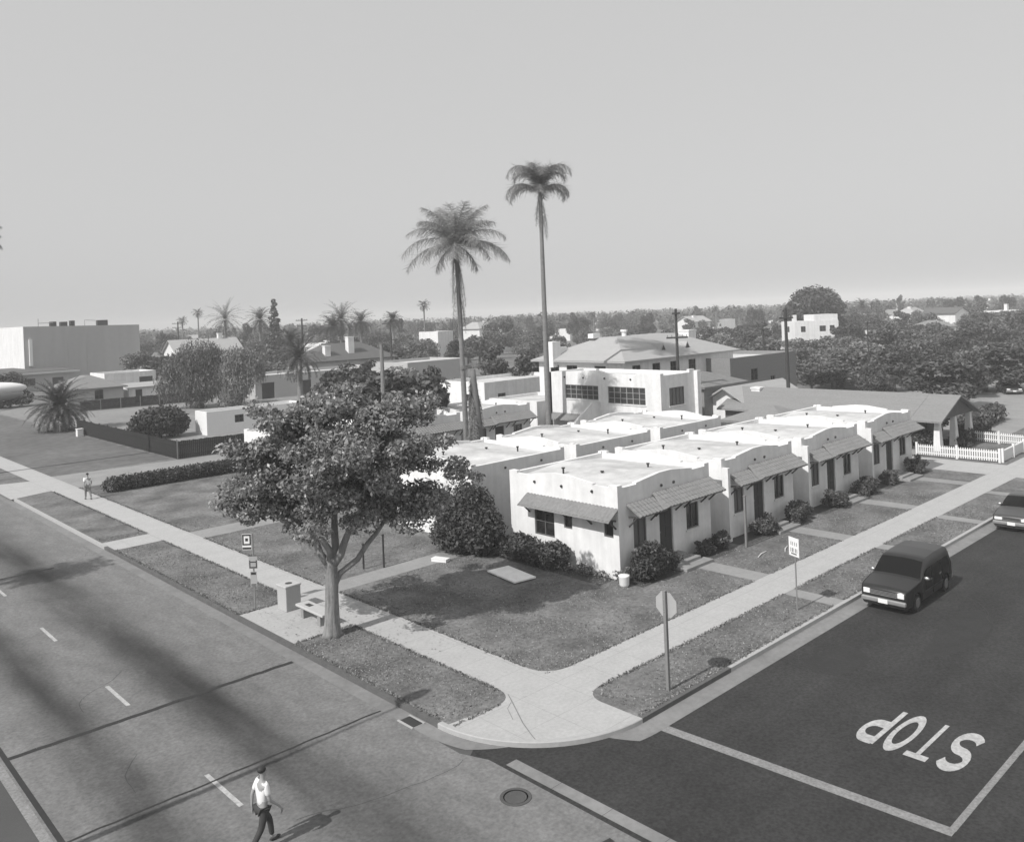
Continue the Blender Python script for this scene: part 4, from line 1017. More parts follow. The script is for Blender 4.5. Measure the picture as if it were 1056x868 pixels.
put_tree('d', 380, 120, 6.0, 3.0, 'narrow tree below the second chimney of the dark roofed house')
put_tree('b', 462, 104, 4.6, 2.4, 'small dark tree just behind the tall left palm trunk')
put_tree('a', 342, 118, 5.0, 3.0, 'tree in front of the flat house right of the broad date palm')
put_tree('b', 352, 184, 8.8, 4.6, 'dark tree round the trunks of the close pair of date palms')
put_tree('b', 228, 224, 9.4, 4.8, 'dark tree under the far round date palm')
put_tree('a', 262, 205, 8.4, 4.4, 'tree left of the layered conifer below the ragged palm')
put_tree('b', 298, 166, 7.0, 4.2, 'tree at the near end of the dark roofed house')
put_tree('d', 470, 150, 7.6, 3.6, 'dark tree filling the gap behind the tall left palm trunk')
put_tree('a', 432, 176, 7.6, 4.4, 'tree in front of the white cube house')
put_tree('b', 160, 170, 7.2, 4.4, 'dark tree at the right end of the big grey building')
# weeping trees at left: hanging strands of fine leaves
def weeping(label, loc, lobes, n, seed, trunk=.35):
    t = thing('weeping_tree', label, 'tree', loc)
    V,F = leaf_cloud(seed, lobes, int(n*1.7), .17, gap=.3, shell=.3, freq=1.3, aspect=.35)
    r_ = np.random.default_rng(seed); V = V.reshape(-1,4,3); c = V.mean(1,keepdims=True)
    V = (V-c)*np.array([.7,.7,1.9]) + c; V[:,:,2] -= (r_.random(len(V))**2*1.3)[:,None]; V = V.reshape(-1,3); V[:,2] = np.maximum(V[:,2], .05)
    np_obj('crown', V, F, m_leaf3, t)
    mb = MB(); mb.tube([(0,0,0),(.3,0,1.5),(.1,0,3.0)],[trunk*1.3,trunk,trunk*.8],8)
    for l_ in lobes[:6]: limb(mb,(.1,0,2.4),(l_[0]*.8,l_[1]*.8,l_[2]),trunk*.5,.04,6)
    mb.build('trunk', m_bark2, t, smooth=True)
x,y,_ = pt(206,400,116)
weeping('big grey weeping tree in the vacant lot at left', (x,y,0), [(*(RT*a+FW*b_).xy, z, r_, r_, r_*.8) for a,b_,z,r_ in ((0,0,7.2,3.1),(-2.9,.3,5.8,2.7),(-3.8,0,3.6,2.3),(-1.2,-.5,3.8,2.4),(1.6,.3,6.6,2.6),(1.8,-.4,4.2,2.4),(3.2,.2,2.8,1.7),(-.4,.2,2.4,2.2))], 11000, 61)
x,y,_ = pt(246,400,114)
weeping('smaller weeping tree leaning right beside the big one', (x,y,0), [(*(RT*a+FW*b_).xy, z, r_, r_, r_*.8) for a,b_,z,r_ in ((0,0,6.9,2.0),(1.6,.2,6.4,1.8),(-.8,.2,5.2,1.9),(2.4,0,5.0,1.4),(.2,-.3,3.6,1.9),(-.8,0,2.2,1.8))], 6500, 62, .28)

# ------------------------------------------------------------------ palms
REP = 2
def frond(V, F, base, az, elev, length, droop, leaf, r_, nl=34, twist=0.0, hang=.55, dp=1.3):
    """feather frond: a curved rachis with leaflets on both sides; arrays of quads"""
    p = np.array(base, float); h = np.array([math.cos(az), math.sin(az), 0.0]); side = np.array([-math.sin(az), math.cos(az), 0.0])
    pts = [p.copy()]; e = elev; st = length/nl
    for i in range(nl):
        e2 = e - droop*((i+1)/nl)**dp
        p = p + (h*math.cos(e2) + np.array([0,0,1])*math.sin(e2))*st; pts.append(p.copy())
    for i in range(1, nl):
        a, b_ = pts[i], pts[i+1]; t_ = (b_-a)/np.linalg.norm(b_-a); upv = np.cross(t_, side)
        o = len(V); w_ = .03*(1-i/nl)+.008
        V += [a-side*w_, b_-side*w_, b_+side*w_, a+side*w_]; F.append([o,o+1,o+2,o+3])
        L_ = leaf*(.7+.5*r_.random())*(.35+.75*math.sin(math.pi*min(1,.12+i/nl*.9)))
        for s in (-1,1):
            for rep in range(REP):
                if dp < 1.25: d_ = side*s*(.75+.3*r_.random()) + t_*(.6+.3*r_.random()) - upv*(.25*r_.random()-.35)
                else: d_ = side*s*(.35+.75*r_.random()) + t_*(.3+.6*r_.random()) - upv*(hang*(-.7+2.0*r_.random())) + np.array([0,0,-.5*r_.random()])
                d_ /= np.linalg.norm(d_); tip = a + (b_-a)*r_.random() ; q = tip + d_*L_
                wv = t_*(.04 if REP == 2 else .016)*(1+leaf); o = len(V)
                V += [tip-wv*.5, tip+wv*.5, q+wv*.15, q-wv*.15]; F.append([o,o+1,o+2,o+3])
DL = .3
def palm(label, loc, ht, r0, r1, fr, lean=(0,0), name='palm_tree', m=None, seed=1, dead=(), bulge=0, group=None, leaf=.6, nl=34, bark=None, dp=1.3):
    """fr: list of (az, elev, length, droop); dead: the same for dry hanging fronds"""
    t = thing(name, label, 'palm tree', loc, 0, group); r_ = np.random.default_rng(seed)
    mb = MB(); n = 12; pts = []; rr = []
    for i in range(n+1):
        u = i/n; pts.append((lean[0]*u**1.5, lean[1]*u**1.5, ht*u)); rr.append((r0+(r1-r0)*u)*(1+.35*max(0,1-u*12)) + bulge*math.exp(-((u-.95)/.05)**2))
    mb.tube(pts, rr, 10); mb.build('trunk', bark or m_palmbark, t, smooth=True)
    top = (lean[0], lean[1], ht)
    V, F = [], []
    for (az,e,L_,dr_) in fr: frond(V,F,(top[0],top[1],top[2]+.1),az,e,L_,dr_,leaf,r_,nl,dp=dp)
    np_obj('crown', V, F, m or m_frond, t)
    if dead:
        V, F = [], []
        for (az,e,L_,dr_,dz) in dead: frond(V,F,(top[0]+.12*math.cos(az),top[1]+.12*math.sin(az),top[2]-dz),az,e,L_,dr_,leaf*DL,r_,26,hang=.5)
        np_obj('dry_fronds', V, F, m_dry, t)
    return t
az_cam = math.atan2(RT.y, RT.x)            # azimuth of the street-view's right hand side
q = random.Random(5)
REP = 3
# left palm: feathery crown with a shag of dry fronds
x,y,_ = pt(481,452,62)
fr = [(az_cam+a, e, L_, dr_) for a,e,L_,dr_ in ((0,.3,4.6,1.45),(.25,.35,4.4,1.5),(3.14,.5,4.6,1.6),(2.9,.1,4.6,1.2),(.1,.8,4.2,1.6),(3.3,.9,4.1,1.6),(1.57,1.2,3.2,1.0),(-1.5,1.15,3.2,1.0),
      (.6,1.25,3.4,.8),(2.5,1.3,3.3,.8),(1.0,.6,3.6,1.5),(2.1,.5,3.6,1.5),(-1.0,.6,3.6,1.5),(-2.0,.5,3.6,1.5),(-.5,.2,3.4,1.4),(3.7,.15,3.4,1.4),(1.57,.2,3.2,1.5),(-1.57,.2,3.0,1.5),(0.2,-.5,2.6,.9),(3.0,-.5,2.6,.9),(-.8,1.4,3.2,.5),(2.0,1.45,3.2,.4),(.4,1.05,3.8,1.3),(2.7,1.1,3.8,1.3),(-.6,1.0,3.6,1.3),(3.7,1.05,3.6,1.3),(.9,1.35,3.6,.9),(2.2,1.35,3.7,.9),(0,1.3,3.8,1.0),(3.14,1.3,3.8,1.0))]
dead = [(az_cam+q.uniform(0,6.28), -1.35, q.uniform(1.8,3.6), .2, q.uniform(.1,3.6)) for _ in range(14)]
palm('tall palm with feathery drooping crown and dry strands along its trunk, left of the pair', (x,y,0), 16.4, .22, .15, fr, lean=(-.35,-.1), seed=3, dead=dead, leaf=1.1, nl=44)
# right palm: slimmer and taller, two tiers of drooping fronds
fr = [(az_cam+a, e, L_, dr_) for a,e,L_,dr_ in ((0,1.42,4.8,3.1),(3.14,1.42,4.8,3.1),(.5,1.45,4.6,3.0),(2.6,1.45,4.6,3.0),(1.5,1.4,3.8,2.9),(-1.5,1.4,3.8,2.9),(-.6,1.45,4.1,3.0),(-2.5,1.45,4.1,3.0),(.2,1.3,3.7,3.0),(2.9,1.32,3.7,3.0),
      (0,.55,3.3,2.3),(3.14,.6,3.9,2.4),(.4,.4,3.1,2.1),(2.8,.45,3.6,2.2),(-.4,.5,3.2,2.2),(3.6,.5,3.6,2.2),(1.4,.5,2.6,2.0),(-1.6,.5,2.6,2.0),(1.0,1.5,4.0,2.6),(-2.0,1.5,4.0,2.6))]
dead = [(az_cam+a, -1.35, L_, .15, dz) for a,L_,dz in ((0.3,2.8,.4),(2.8,2.2,.3),(1.5,2.5,.8),(-.4,3.0,.9),(3.5,2.4,.6),(-1.5,2.6,1.0),(.1,2.2,2.0))]
DL = .45
palm('very tall slim palm with a bare leaning trunk beside the white two storey block', (52.0,51.6,0), 21.6, .27, .15, fr, lean=(-.45,-.5), seed=4, dead=dead, leaf=1.0, nl=48, dp=1.8)
REP = 2
# headless dead palm beside the left one
x,y,_ = pt(496,456,60)
DL = .55
t = palm('stumpy palm wrapped in a hanging skirt of dry fronds beside the tall left palm', (x,y,0), 7.4, .36, .2, [(az_cam+.4,.9,1.2,2.2),(az_cam+2.6,.9,1.0,2.2)], lean=(-.35,.2), seed=8, m=m_dry, bark=m_dry,
         dead=[(az_cam+q.uniform(0,6.28), q.uniform(-1.5,-1.25), q.uniform(1.5,4.5), .1, q.uniform(0,3.4)) for _ in range(34)])
DL = .3
# round date palm at left
def date_crown(n, L_, seed):
    q = random.Random(seed); out = []
    for i in range(n):
        u = i/n; out.append((i*2.39996, 1.4-u*2.05, L_*q.uniform(.85,1.05), .5+.8*q.random()+u*.5))
    return out
palm('short stout date palm with a huge round ball of fronds in the vacant lot', (27.7,105.5,0), 2.6, .55, .5, date_crown(110,4.3,2), name='date_palm', m=mat('date_frond',.075,.38,island=.6,trans=.12,spec=.6), seed=9, leaf=.5, nl=36, dp=1.2)
x,y,_ = pt(309,388,112)
palm('broad date palm in front of the flat roofed house', (x,y,0), 6.4, .4, .35, date_crown(70,4.0,3), name='date_palm', m=MATS['date_frond'], seed=10, leaf=.5, nl=26, dp=1.2)
PB = mat('far_frond', .045, .6, island=.5, trans=.15)
for i,(px,py,d,L_,lb) in enumerate(((300,352,170,2.2,'small palm at the near end of the dark roofed house'),(268,330,210,2.8,'ragged palm between the date palm and the layered conifer'),(372,332,200,2.6,'small palm right of the close pair of date palms'),(352,330,190,3.6,'far date palm left of a closely standing pair'),(343,337,185,2.6,'smaller palm of the close pair behind the dark roof'),(232,330,230,4.2,'far round date palm above the pale gabled house'),
         (405,330,220,2.0,'small palm beside the pole with crossarms'),(889,316,300,2.4,'tiny palm on the skyline right of the huge round tree'),(1000,318,330,3.0,'small palm on the far right skyline'))):
    x,y,z = pt(px,py,d); palm(lb, (x,y,0), max(2,z), .35, .3, date_crown(50,L_*1.55,10+i), name='date_palm', seed=20+i, m=PB, leaf=.8, nl=16, dp=1.2)
for i,(px,py,d,lb) in enumerate(((204,323,240,'thin fan palm high above the trees left of the date palm'),(188,331,250,'fan palm with small ragged head near the far pole'),(437,315,200,'slim fan palm with compact head left of the feathery palm'),(738,318,330,'tiny fan palm on the skyline above the pale hipped roof'),(762,322,330,'tiny fan palm on the skyline left of the huge round tree'),(612,324,320,'slender fan palm on the centre skyline'))):
    x,y,z = pt(px,py,d); palm(lb, (x,y,0), max(2,z), .22, .16, date_crown(26,1.9 if d < 260 else 1.7,30+i), name='fan_palm', seed=40+i, m=PB, leaf=.5, nl=8)
palm('palm at the left edge with only its frond tips in view', (15.0,79.0,0), 19.3, .25, .18, date_crown(18,2.6,50), name='palm_tree', seed=50, leaf=.6, nl=24)
palm('out of view street palm throwing its shadow across the main street', (2.2,44.6,0), 8.6, .25, .18, date_crown(26,2.0,51), name='palm_tree', seed=51, leaf=.6, nl=20)
# layered conifer on the left skyline
x,y,_ = pt(283,340,200)
t = thing('conifer', 'thin layered conifer on the skyline left of the utility pole', 'tree', (x,y,0))
V,F = leaf_cloud(70, [(.5*math.sin(5*z),.5*math.cos(3*z),z,(2.3+.7*math.sin(7*z))*(1-z/17.5)+.3,(2.3+.7*math.cos(4*z))*(1-z/17.5)+.3,.55) for z in np.arange(4,16.8,.65)], 3000, .3, gap=.34); np_obj('crown', V, F, m_leafd, t)
s = MB(); s.tube([(0,0,0),(0,0,16)],[.25,.05],7); s.build('trunk', m_bark2, t)

# ------------------------------------------------------------------ distant wood, houses, poles
r_ = np.random.default_rng(99); lob = []
for i in range(1500):
    d = 380*(1400/380)**r_.random(); lat = (r_.random()*1.5-.75)*d; p = FW*d + RT*lat
    hh = r_.uniform(5,10.5); rr = r_.uniform(3,6.5); lob.append((p.x,p.y,hh*.55,rr,rr,hh*.45))
V,F = leaf_cloud(5, lob, 90000, .95, gap=.2, shell=.6, freq=.4, aspect=.7)
np_obj('distant_trees', V, F, m_leaf2)['kind'] = 'stuff'
for k_,(px,py,d,h_,lb) in enumerate(((800,357,150,4.4,'small white house glimpsed left of the villa among the trees'),(866,350,172,5.2,'pale house glimpsed below the right end of the villa'),(902,346,178,5.0,'white gabled house glimpsed in the middle of the right grove'),(985,330,215,6.4,'house with pale roof near the right skyline'),(1022,324,240,6.8,'white house with chimney at the far right skyline'))):
    x,y,z = pt(px,py,d); house('house', lb, 'house', (x,y,0), (-.6,.3,-.2,.9,.2)[k_], 8.5, 7, z-1.5, 1.6, ('gable','hip','gable','hip','gable')[k_], m_stucco, (m_shinglel,m_shingle)[k_ % 2], chim=((2,3,.8,z+.9),) if k_ in (2,4) else (), wins=(('f',1.5,2.7,z-3.2,z-2.0),('l',2,3.2,z-3.2,z-2.0)))
GH = 'small pale houses among the distant trees'
hk = 0
for i in range(34):
    d = rng.uniform(190, 520); px = rng.choice((rng.uniform(140,560), rng.uniform(560,1050)))
    x,y,_ = pt(px,340,d)
    if d < 260 and 640 < px < 880: continue
    house('house', 'small pale house half hidden among the distant trees', 'house', (x,y,0), rng.uniform(-.3,.3)+rng.choice((0,1.57)), rng.uniform(7,12), rng.uniform(6,9), rng.uniform(3,6.2), rng.uniform(1.2,2.4), rng.choice(('gable','hip','flat')),
          m_stucco, rng.choice((m_shingle,m_shinglel,m_shingled)), chim=((3,3,.9,rng.uniform(6.5,9)),) if rng.random() < .4 else (), group=GH, wins=(('f',1.5,2.7,1.2,2.4),('l',1.5,2.7,1.2,2.4)))
def pole(label, px, d, ztop, arms, r_=.14, lean=0.0, trans=False):
    x,y,_ = pt(px, 400, d)
    t = thing('utility_pole', label, 'utility pole', (x,y,0), az_cam)
    s = MB(); s.tube([(0,0,0),(lean,0,ztop)],[r_*1.25,r_*.8],8); s.build('pole', m_palmbark if trans else m_wood, t)
    for z, hw in arms:
        s = MB(); s.box(lean*z/ztop-hw,lean*z/ztop+hw,-.2,-.09,z-.07,z+.07)
        s.build('crossarm', m_wood, t)
        for k in (-.9,-.5,.5,.9):
            i_ = MB(); i_.tube([(lean*z/ztop+hw*k,-.14,z+.07),(lean*z/ztop+hw*k,-.14,z+.24)],.035,6); i_.build('insulator', m_metal, t)
    return t
pole('utility pole with a crossarm in front of the right end of the hip roof', 700, 72, 11.1, ((8.65,.9),(10.7,.35)), .13)
pole('bare brown utility pole rising behind the last bungalow roofs', 813, 74, 10.7, ((9.9,.6),), .15)
pole('utility pole with crossarms on the left centre skyline', 314, 160, 11.9, ((11.5,1.1),(10.4,.9)), .2)
pole('dark pole with two crossarms above the street tree', 405, 150, 10.6, ((10.3,1.4),(7.4,1.4)), .18)
pole('far utility pole with crossarms by the pale gabled house', 186, 230, 12.6, ((12.1,1.5),(11.0,1.5)), .2)
pole('thin pole in the right hand grove', 897, 100, 8.6, ((8.4,.3),), .07)
pole('short utility pole among the trees right of the hip roof', 789, 120, 8.0, ((7.6,1.0),), .15)
pole('bare grey post standing in the dark tree behind the street tree', 395, 62, 9.4, (), .17, trans=True)

# ------------------------------------------------------------------ street furniture
t = thing('stop_sign', 'octagonal road sign seen from behind on a wooden post at the corner', 'road sign', (20.07,15.4,0))
s = MB(); s.box(-.05,.05,-.05,.05,-.05,2.95); s.build('post', m_post, t, bevel=.008)
s = MB(); a8 = [(.40*math.cos(R(22.5+45*k)), .40*math.sin(R(22.5+45*k))) for k in range(8)]
s.add([(.053,y,2.52+z) for y,z in a8]+[(.060,y,2.52+z) for y,z in a8], [tuple(range(8)),tuple(reversed(range(8,16)))]+[(k,(k+1)%8,8+(k+1)%8,8+k) for k in range(8)]); s.build('plate', m_signback, t)
s = MB()
for z in (2.35,2.7): s.tube([(-.065,0,z),(.066,0,z)],.018,6)
s.build('bolt', m_metal, t)
t = thing('parking_sign', 'small white rectangular sign on a thin post on the verge near the van', 'road sign', (28.5,15.85,0), R(-22))
s = MB(); s.tube([(0,0,-.05),(0,0,2.6)],.028,8); s.build('post', m_metal, t)
pl = MB(); pl.box(-.05,-.032,-.27,.27,1.98,2.66); pl_ = pl.build('plate', m_sign, t, bevel=.004)
s = MB()                                                   # the lettering is too small in the photograph to read: worn strokes
for z,hh,row in ((2.44,.13,((-.16,.03),(-.06,.03),(.05,.03),(.14,.03))),(2.20,.15,((-.17,.025),(-.1,.04),(0,.025),(.08,.05),(.17,.025))),(2.07,.05,((0,.3),))):
    s = MB()
    for y,wd in row: s.box(-.0535,-.0505,y-wd/2,y+wd/2,z-hh/2,z+hh/2)
    s.build('lettering', m_curtain, pl_)
# bus stop
t = thing('bus_stop_sign', 'bus stop pole with a square logo flag and two small panels', 'bus stop', (15.1,31.75,0), R(-45))
s = MB(); s.tube([(0,0,-.05),(0,0,3.0)],.03,8); s.build('post', m_metal, t)
fl = MB(); fl.box(-.42,-.05,-.015,.015,2.36,2.98); f_ = fl.build('flag', m_sign, t)
s = MB()
for x0,x1,z0,z1 in ((-.41,-.35,2.54,2.97),(-.12,-.06,2.54,2.97),(-.35,-.12,2.54,2.6),(-.35,-.12,2.91,2.97),(-.29,-.18,2.7,2.82),(-.41,-.06,2.38,2.46)): s.box(x0,x1,-.0185,-.0155,z0,z1)
s.build('logo', m_signk, f_)
p1 = MB(); p1.box(-.17,.17,-.05,-.035,1.62,2.1); p_ = p1.build('panel', m_signback, t)
s = MB()
for x0,x1,z0,z1 in ((-.15,-.11,1.64,1.95),(.11,.15,1.64,1.95),(-.11,.11,1.64,1.69),(-.11,.11,1.86,1.9)): s.box(x0,x1,-.0535,-.0505,z0,z1)
s.build('marking', m_signk, p_)
p2 = MB(); p2.box(-.13,.13,-.05,-.035,.95,1.5); p_ = p2.build('panel', m_signback, t)
s = MB(); s.box(-.1,.1,-.0535,-.0505,1.38,1.48); s.box(-.1,.1,-.0535,-.0505,.97,1.01); s.build('marking', m_signk, p_)
t = thing('litter_bin', 'square pebbled concrete litter bin beside the bus bench', 'litter bin', (16.05,30.75,0), R(3))
s = MB(); s.box(-.33,.33,-.33,.33,0,.92); s.build('body', m_bin, t, bevel=.025)
s = MB(); s.box(-.36,.36,-.36,.36,.923,1.0); l_ = s.build('lid', m_bench, t, bevel=.02)
s = MB(); s.lathe([(0,1.003),(.14,1.006),(.14,1.003)],n=20); s.build('opening', m_signk, l_)
t = thing('bus_bench', 'low concrete bench without a back in front of the street tree', 'bench', (16.05,28.75,0), R(90))
s = MB(); s.box(-1.0,1.0,-.28,.28,.40,.49); s.build('seat', m_bench, t, bevel=.02)
for x in (-.62,.62):
    s = MB(); s.box(x-.11,x+.11,-.22,.22,0,.398); s.build('leg', m_conc2, t, bevel=.015)
s = MB(); s.box(.25,.62,-.1,.1,.493,.497); s.build('plaque', m_dmetal, t)
# cobra-head street lamp reaching in from the left
t = thing('street_lamp', 'pale street lamp head hanging over the street at the left edge', 'street lamp', (0.2,20.75,-.13))
s = MB(); s.tube([(0,0,0),(0,0,9.2),(.15,0,9.9)],[.14,.09,.07],12); s.build('pole', m_metal, t, smooth=True)
s = MB(); s.tube([(.1,0,9.8),(.8,.05,10.2),(1.8,.1,10.32),(3.3,.1,10.28)],.04,8); s.build('arm', m_metal, t, smooth=True)
s = MB(); s.ellipsoid((3.95,.1,10.24),(.70,.24,.15),20,10); hd = s.build('lamp_head', m_sign, t, smooth=True)
s = MB(); s.ellipsoid((4.02,.1,10.12),(.56,.21,.14),20,10); s.build('lens', m_signback, hd, smooth=True)
# small things on the lawn
t = thing('wooden_board', 'whitish weathered board lying in the tree shade on the lawn', 'board', (24.5,26.95,0), R(-9))
s = MB(); s.box(-.55,.55,-1.05,1.05,.05,.11); s.build('panel', mat('weathered_white',.85,.8,amp=.2,scale=3.0), t)
s = MB(); s.box(-.5,-.4,-1.0,1.0,.01,.048); s.box(.4,.5,-1.0,1.0,.01,.048); s.build('batten', m_frame, t)
t = tag(thing('lawn_stake','x','x'), 'thin dark stake standing on the lawn behind the street tree', 'post'); t.location = (21.63,32.36,0)
s = MB(); s.tube([(0,0,0),(0,0,1.45)],.045,8); s.build('shaft', m_dmetal, t); s = MB(); s.lathe([(.06,1.45),(.06,1.5),(.0,1.53)],n=8); s.build('cap', m_dmetal, t)
t = tag(thing('lawn_stake','x','x'), 'dark stake nearer the pavement beside the low tree limb', 'post'); t.location = (20.9,32.9,0)
s = MB(); s.tube([(0,0,0),(0,0,1.1)],.045,8); s.build('shaft', m_dmetal, t); s = MB(); s.lathe([(.06,1.1),(.06,1.15),(.0,1.18)],n=8); s.build('cap', m_dmetal, t)
t = thing('meter_box', 'tiny white box lying on the shaded lawn near the huge dark bush', 'box', (23.9,31.1,0), R(20))
s = MB(); s.box(-.18,.18,-.4,.4,0,.12); s.build('body', m_sign, t, bevel=.01); s = MB(); s.box(-.19,.19,-.41,.41,.123,.15); s.build('lid', m_sign, t)
t = thing('plant_pot', 'pale tall pot standing at the front corner of the corner bungalow', 'pot', (26.5,22.35,0))
s = MB(); s.lathe([(.15,0),(.2,.1),(.22,.42),(.24,.46),(.2,.48)],n=16); s.build('pot', m_sign, t, smooth=True)
s = MB(); s.lathe([(.0,.47),(.19,.475)],n=16); s.build('soil', m_soil, t)
t = thing('thin_post', 'thin weathered post standing at the gap between first and second bungalow', 'post', (34.45,21.6,0))
s = MB(); s.box(-.045,.045,-.045,.045,0,2.35); s.build('shaft', m_post, t); s = MB(); s.box(-.06,.06,-.06,.06,2.353,2.4); s.build('cap', m_post, t)
t = thing('utility_box', 'little white box by the dark fence near the round date palm', 'box', (27.6,98.0,0))
s = MB(); s.box(-.3,.3,-.3,.3,0,.75); s.build('body', m_sign, t, bevel=.02); s = MB(); s.box(-.33,.33,-.33,.33,.753,.82); s.build('lid', m_sign, t)
# loose litter and clippings on the second lawn
for (x,y,l_,r__) in ((33.8,20.4,.55,.2),(35.2,20.0,.5,.4)):
    t = thing('fallen_stick', 'pale stick lying on the lawn before the second bungalow', 'stick', (x,y,.02), r__, 'sticks on the lawn')
    s = MB(); s.tube([(-l_,0,.03),(0,.05,.04),(l_,0,.03)],[.015,.022,.01],6); s.build('stem', m_sign, t)

# ------------------------------------------------------------------ vehicles (local x forward)
def wheel(parent, x, y, r_, wd):
    s = 1 if y > 0 else -1
    a = MB(); a.tube([(x,y-s*wd,r_),(x,y-s*.02,r_),(x,y,r_)],[r_,r_,r_*.93],24); w_ = a.build('wheel', m_tyre, parent)
    b_ = MB(); b_.tube([(x,y+s*.003,r_),(x,y+s*.012,r_)],[r_*.62,r_*.5],20); b_.build('rim', m_chrome, w_)
def lin(P, x):
    P = sorted(P)
    if x <= P[0][0]: return P[0][1]
    for (a,za),(b_,zb_) in zip(P[:-1],P[1:]):
        if x <= b_: return za+(zb_-za)*(x-a)/max(b_-a,1e-6)
    return P[-1][1]
def car(label, loc, rz, paint, P, name='car', cat='car', group=None):
    """P: roof line, half widths, belt height, windows and trim; the body is one lofted shell"""
    t = thing(name, label, cat, loc, rz, group)
    hw0 = P['W']/2; r_ = P['wr']; fx, rx = P['fx'], P['rx']; zb = P['zb']
    ra = r_+.055
    xs = {x for x,_ in P['top']} | {x for w_ in P['side'] for x in w_}
    for c_ in (fx,rx): xs |= {c_+ra*math.cos(R(a)) for a in range(0,181,20)}
    xs |= {P['x0']+(P['x1']-P['x0'])*k/24 for k in range(25)}
    xs = sorted(x for x in xs if P['x0']-1e-6 <= x <= P['x1']+1e-6)
    keep = [xs[0]]
    for x in xs[1:]:
        if x-keep[-1] > .012: keep.append(x)
    xs = keep
    rings = []
    for x in xs:
        hw = hw0*lin(P['wid'], x); T_ = lin(P['top'], x); B = min(P['belt'], T_-.05)
        zbt = zb
        for c_ in (fx,rx):
            if abs(x-c_) < ra: zbt = max(zbt, r_+math.sqrt(max(0,ra*ra-(x-c_)**2)))
        rw = hw - .02 - P['tum']*max(0,T_-B-.05)
        m_ = max(min(.6,B-.05), zbt+.05)
        rings.append([(hw-.05,zbt),(hw-.005,max(zbt+.015,min(zb+.12,m_-.03))),(hw+.012,m_),(hw-.005,max(B,m_+.01)),((hw+rw)/2,max((B+T_-.08)/2,m_+.02)),(rw+.012,max(T_-.085,m_+.03)),(rw-.025,max(T_-.03,m_+.035)),(rw*.6,max(T_+.0,m_+.04)),(0,max(T_+.012,m_+.045))])
    nR = 9; mb = MB(); cols = []
    for x, rg in zip(xs, rings):
        o_ = len(mb.v)
        full = [(x,-y,z) for y,z in rg] + [(x,y,z) for y,z in reversed(rg[:-1])]
        mb.v += full; cols.append(o_)
    M_ = 2*nR-1
    for a,b_ in zip(cols[:-1],cols[1:]):
        for k in range(M_-1): mb.f.append((a+k,a+k+1,b_+k+1,b_+k))
    mb.f.append(tuple(cols[0]+k for k in range(M_))); mb.f.append(tuple(cols[-1]+k for k in reversed(range(M_))))
    bd = mb.build('body', paint, t, smooth=True)
    ws = bd.modifiers.new('edges','EDGE_SPLIT'); ws.split_angle = R(38)
    V_ = [Vector(v) for v in mb.v]
    def glass(name, xa, xb, ks, mx=.02, mk=0.0):
        """a pane lying on the shell between two stations, over ring strips ks"""
        z = MB(); I = [i for i,x in enumerate(xs) if xa-1e-6 <= x <= xb+1e-6]
        for i0,i1 in zip(I[:-1],I[1:]):
            for k in ks:
                q = [V_[cols[i0]+k],V_[cols[i0]+k+1],V_[cols[i1]+k+1],V_[cols[i1]+k]]
                n_ = (q[1]-q[0]).cross(q[3]-q[0])
                if n_.length < 1e-9: continue
                n_.normalize(); cen = sum(q,Vector())/4
                if n_.dot(cen-Vector((cen.x,0,.7))) < 0: n_ = -n_
                z.quad(*[p+n_*.009 for p in q])
        if z.f: return z.build(name, m_carglass, t, smooth=False)
    for xa,xb in P['side']:
        glass('side_window', xa, xb, (3,4)); glass('side_window', xa, xb, (2*nR-6,2*nR-5))
    glass('windscreen', *P['ws'], (6,7,8,9)); glass('rear_window', *P['rwn'], (6,7,8,9))
    mb = MB(); mb.box(P['x0']+.15,P['x1']-.15,-hw0+.14,hw0-.14,zb-.07,zb+.38); mb.build('underbody', m_tyre, t)
    for s in (-1,1):
        m_ = MB(); m_.ellipsoid((P['ws'][0]+.35,s*(hw0+.09),P['belt']+.06),(.06,.11,.08),10,6); m_.build('mirror', P.get('mm',m_dmetal), t, smooth=True)
        for xw in (fx,rx): wheel(t, xw, s*(hw0-.01), r_, .2)
        sl = MB(); sl.box(rx+ra+.05,fx-ra-.05,s*(hw0+.012)-.012,s*(hw0+.012)+.012,P['rub']-.03,P['rub']+.03); sl.build('side_trim', m_dmetal, t)
        dl = MB()
        for xd in P['doors']: dl.box(xd-.006,xd+.006,s*(hw0+.008)-.006,s*(hw0+.008)+.006,zb+.1,P['belt']-.03)
        hd = MB()
        for xd in P['doors'][1:]: hd.box(xd+.08,xd+.24,s*(hw0+.012)-.014,s*(hw0+.012)+.014,P['belt']-.14,P['belt']-.10); hd.build('door_handle', m_chrome, t); hd = MB()
        for xd in P['doors']:
            dl = MB(); dl.box(xd-.007,xd+.007,s*(hw0+.008)-.008,s*(hw0+.008)+.008,zb+.1,P['belt']-.03); dl.build('door_seam', m_tyre, t)
        hwf = hw0*lin(P['wid'],P['x1'])
        hl = MB(); y0 = s*(hwf-.05); y1 = s*(hwf-.05-P['hlw']); xx = P['hx']
        hl.box(xx-.12,xx+.02,min(y0,y1),max(y0,y1),P['hz']-P['hlh']/2,P['hz']+P['hlh']/2); hl.build('headlight', m_lamp, t, bevel=.02)
        tl = MB(); hr_ = hw0*lin(P['wid'],P['x0']); tl.box(P['x0']-.02,P['x0']+.06,min(s*hr_,s*(hr_-.25)),max(s*hr_,s*(hr_-.25)),P['hz']-.12,P['hz']+.14); tl.build('tail_light', m_dmetal, t)
    gw = hw0*lin(P['wid'],P['x1'])-.07-P['hlw']
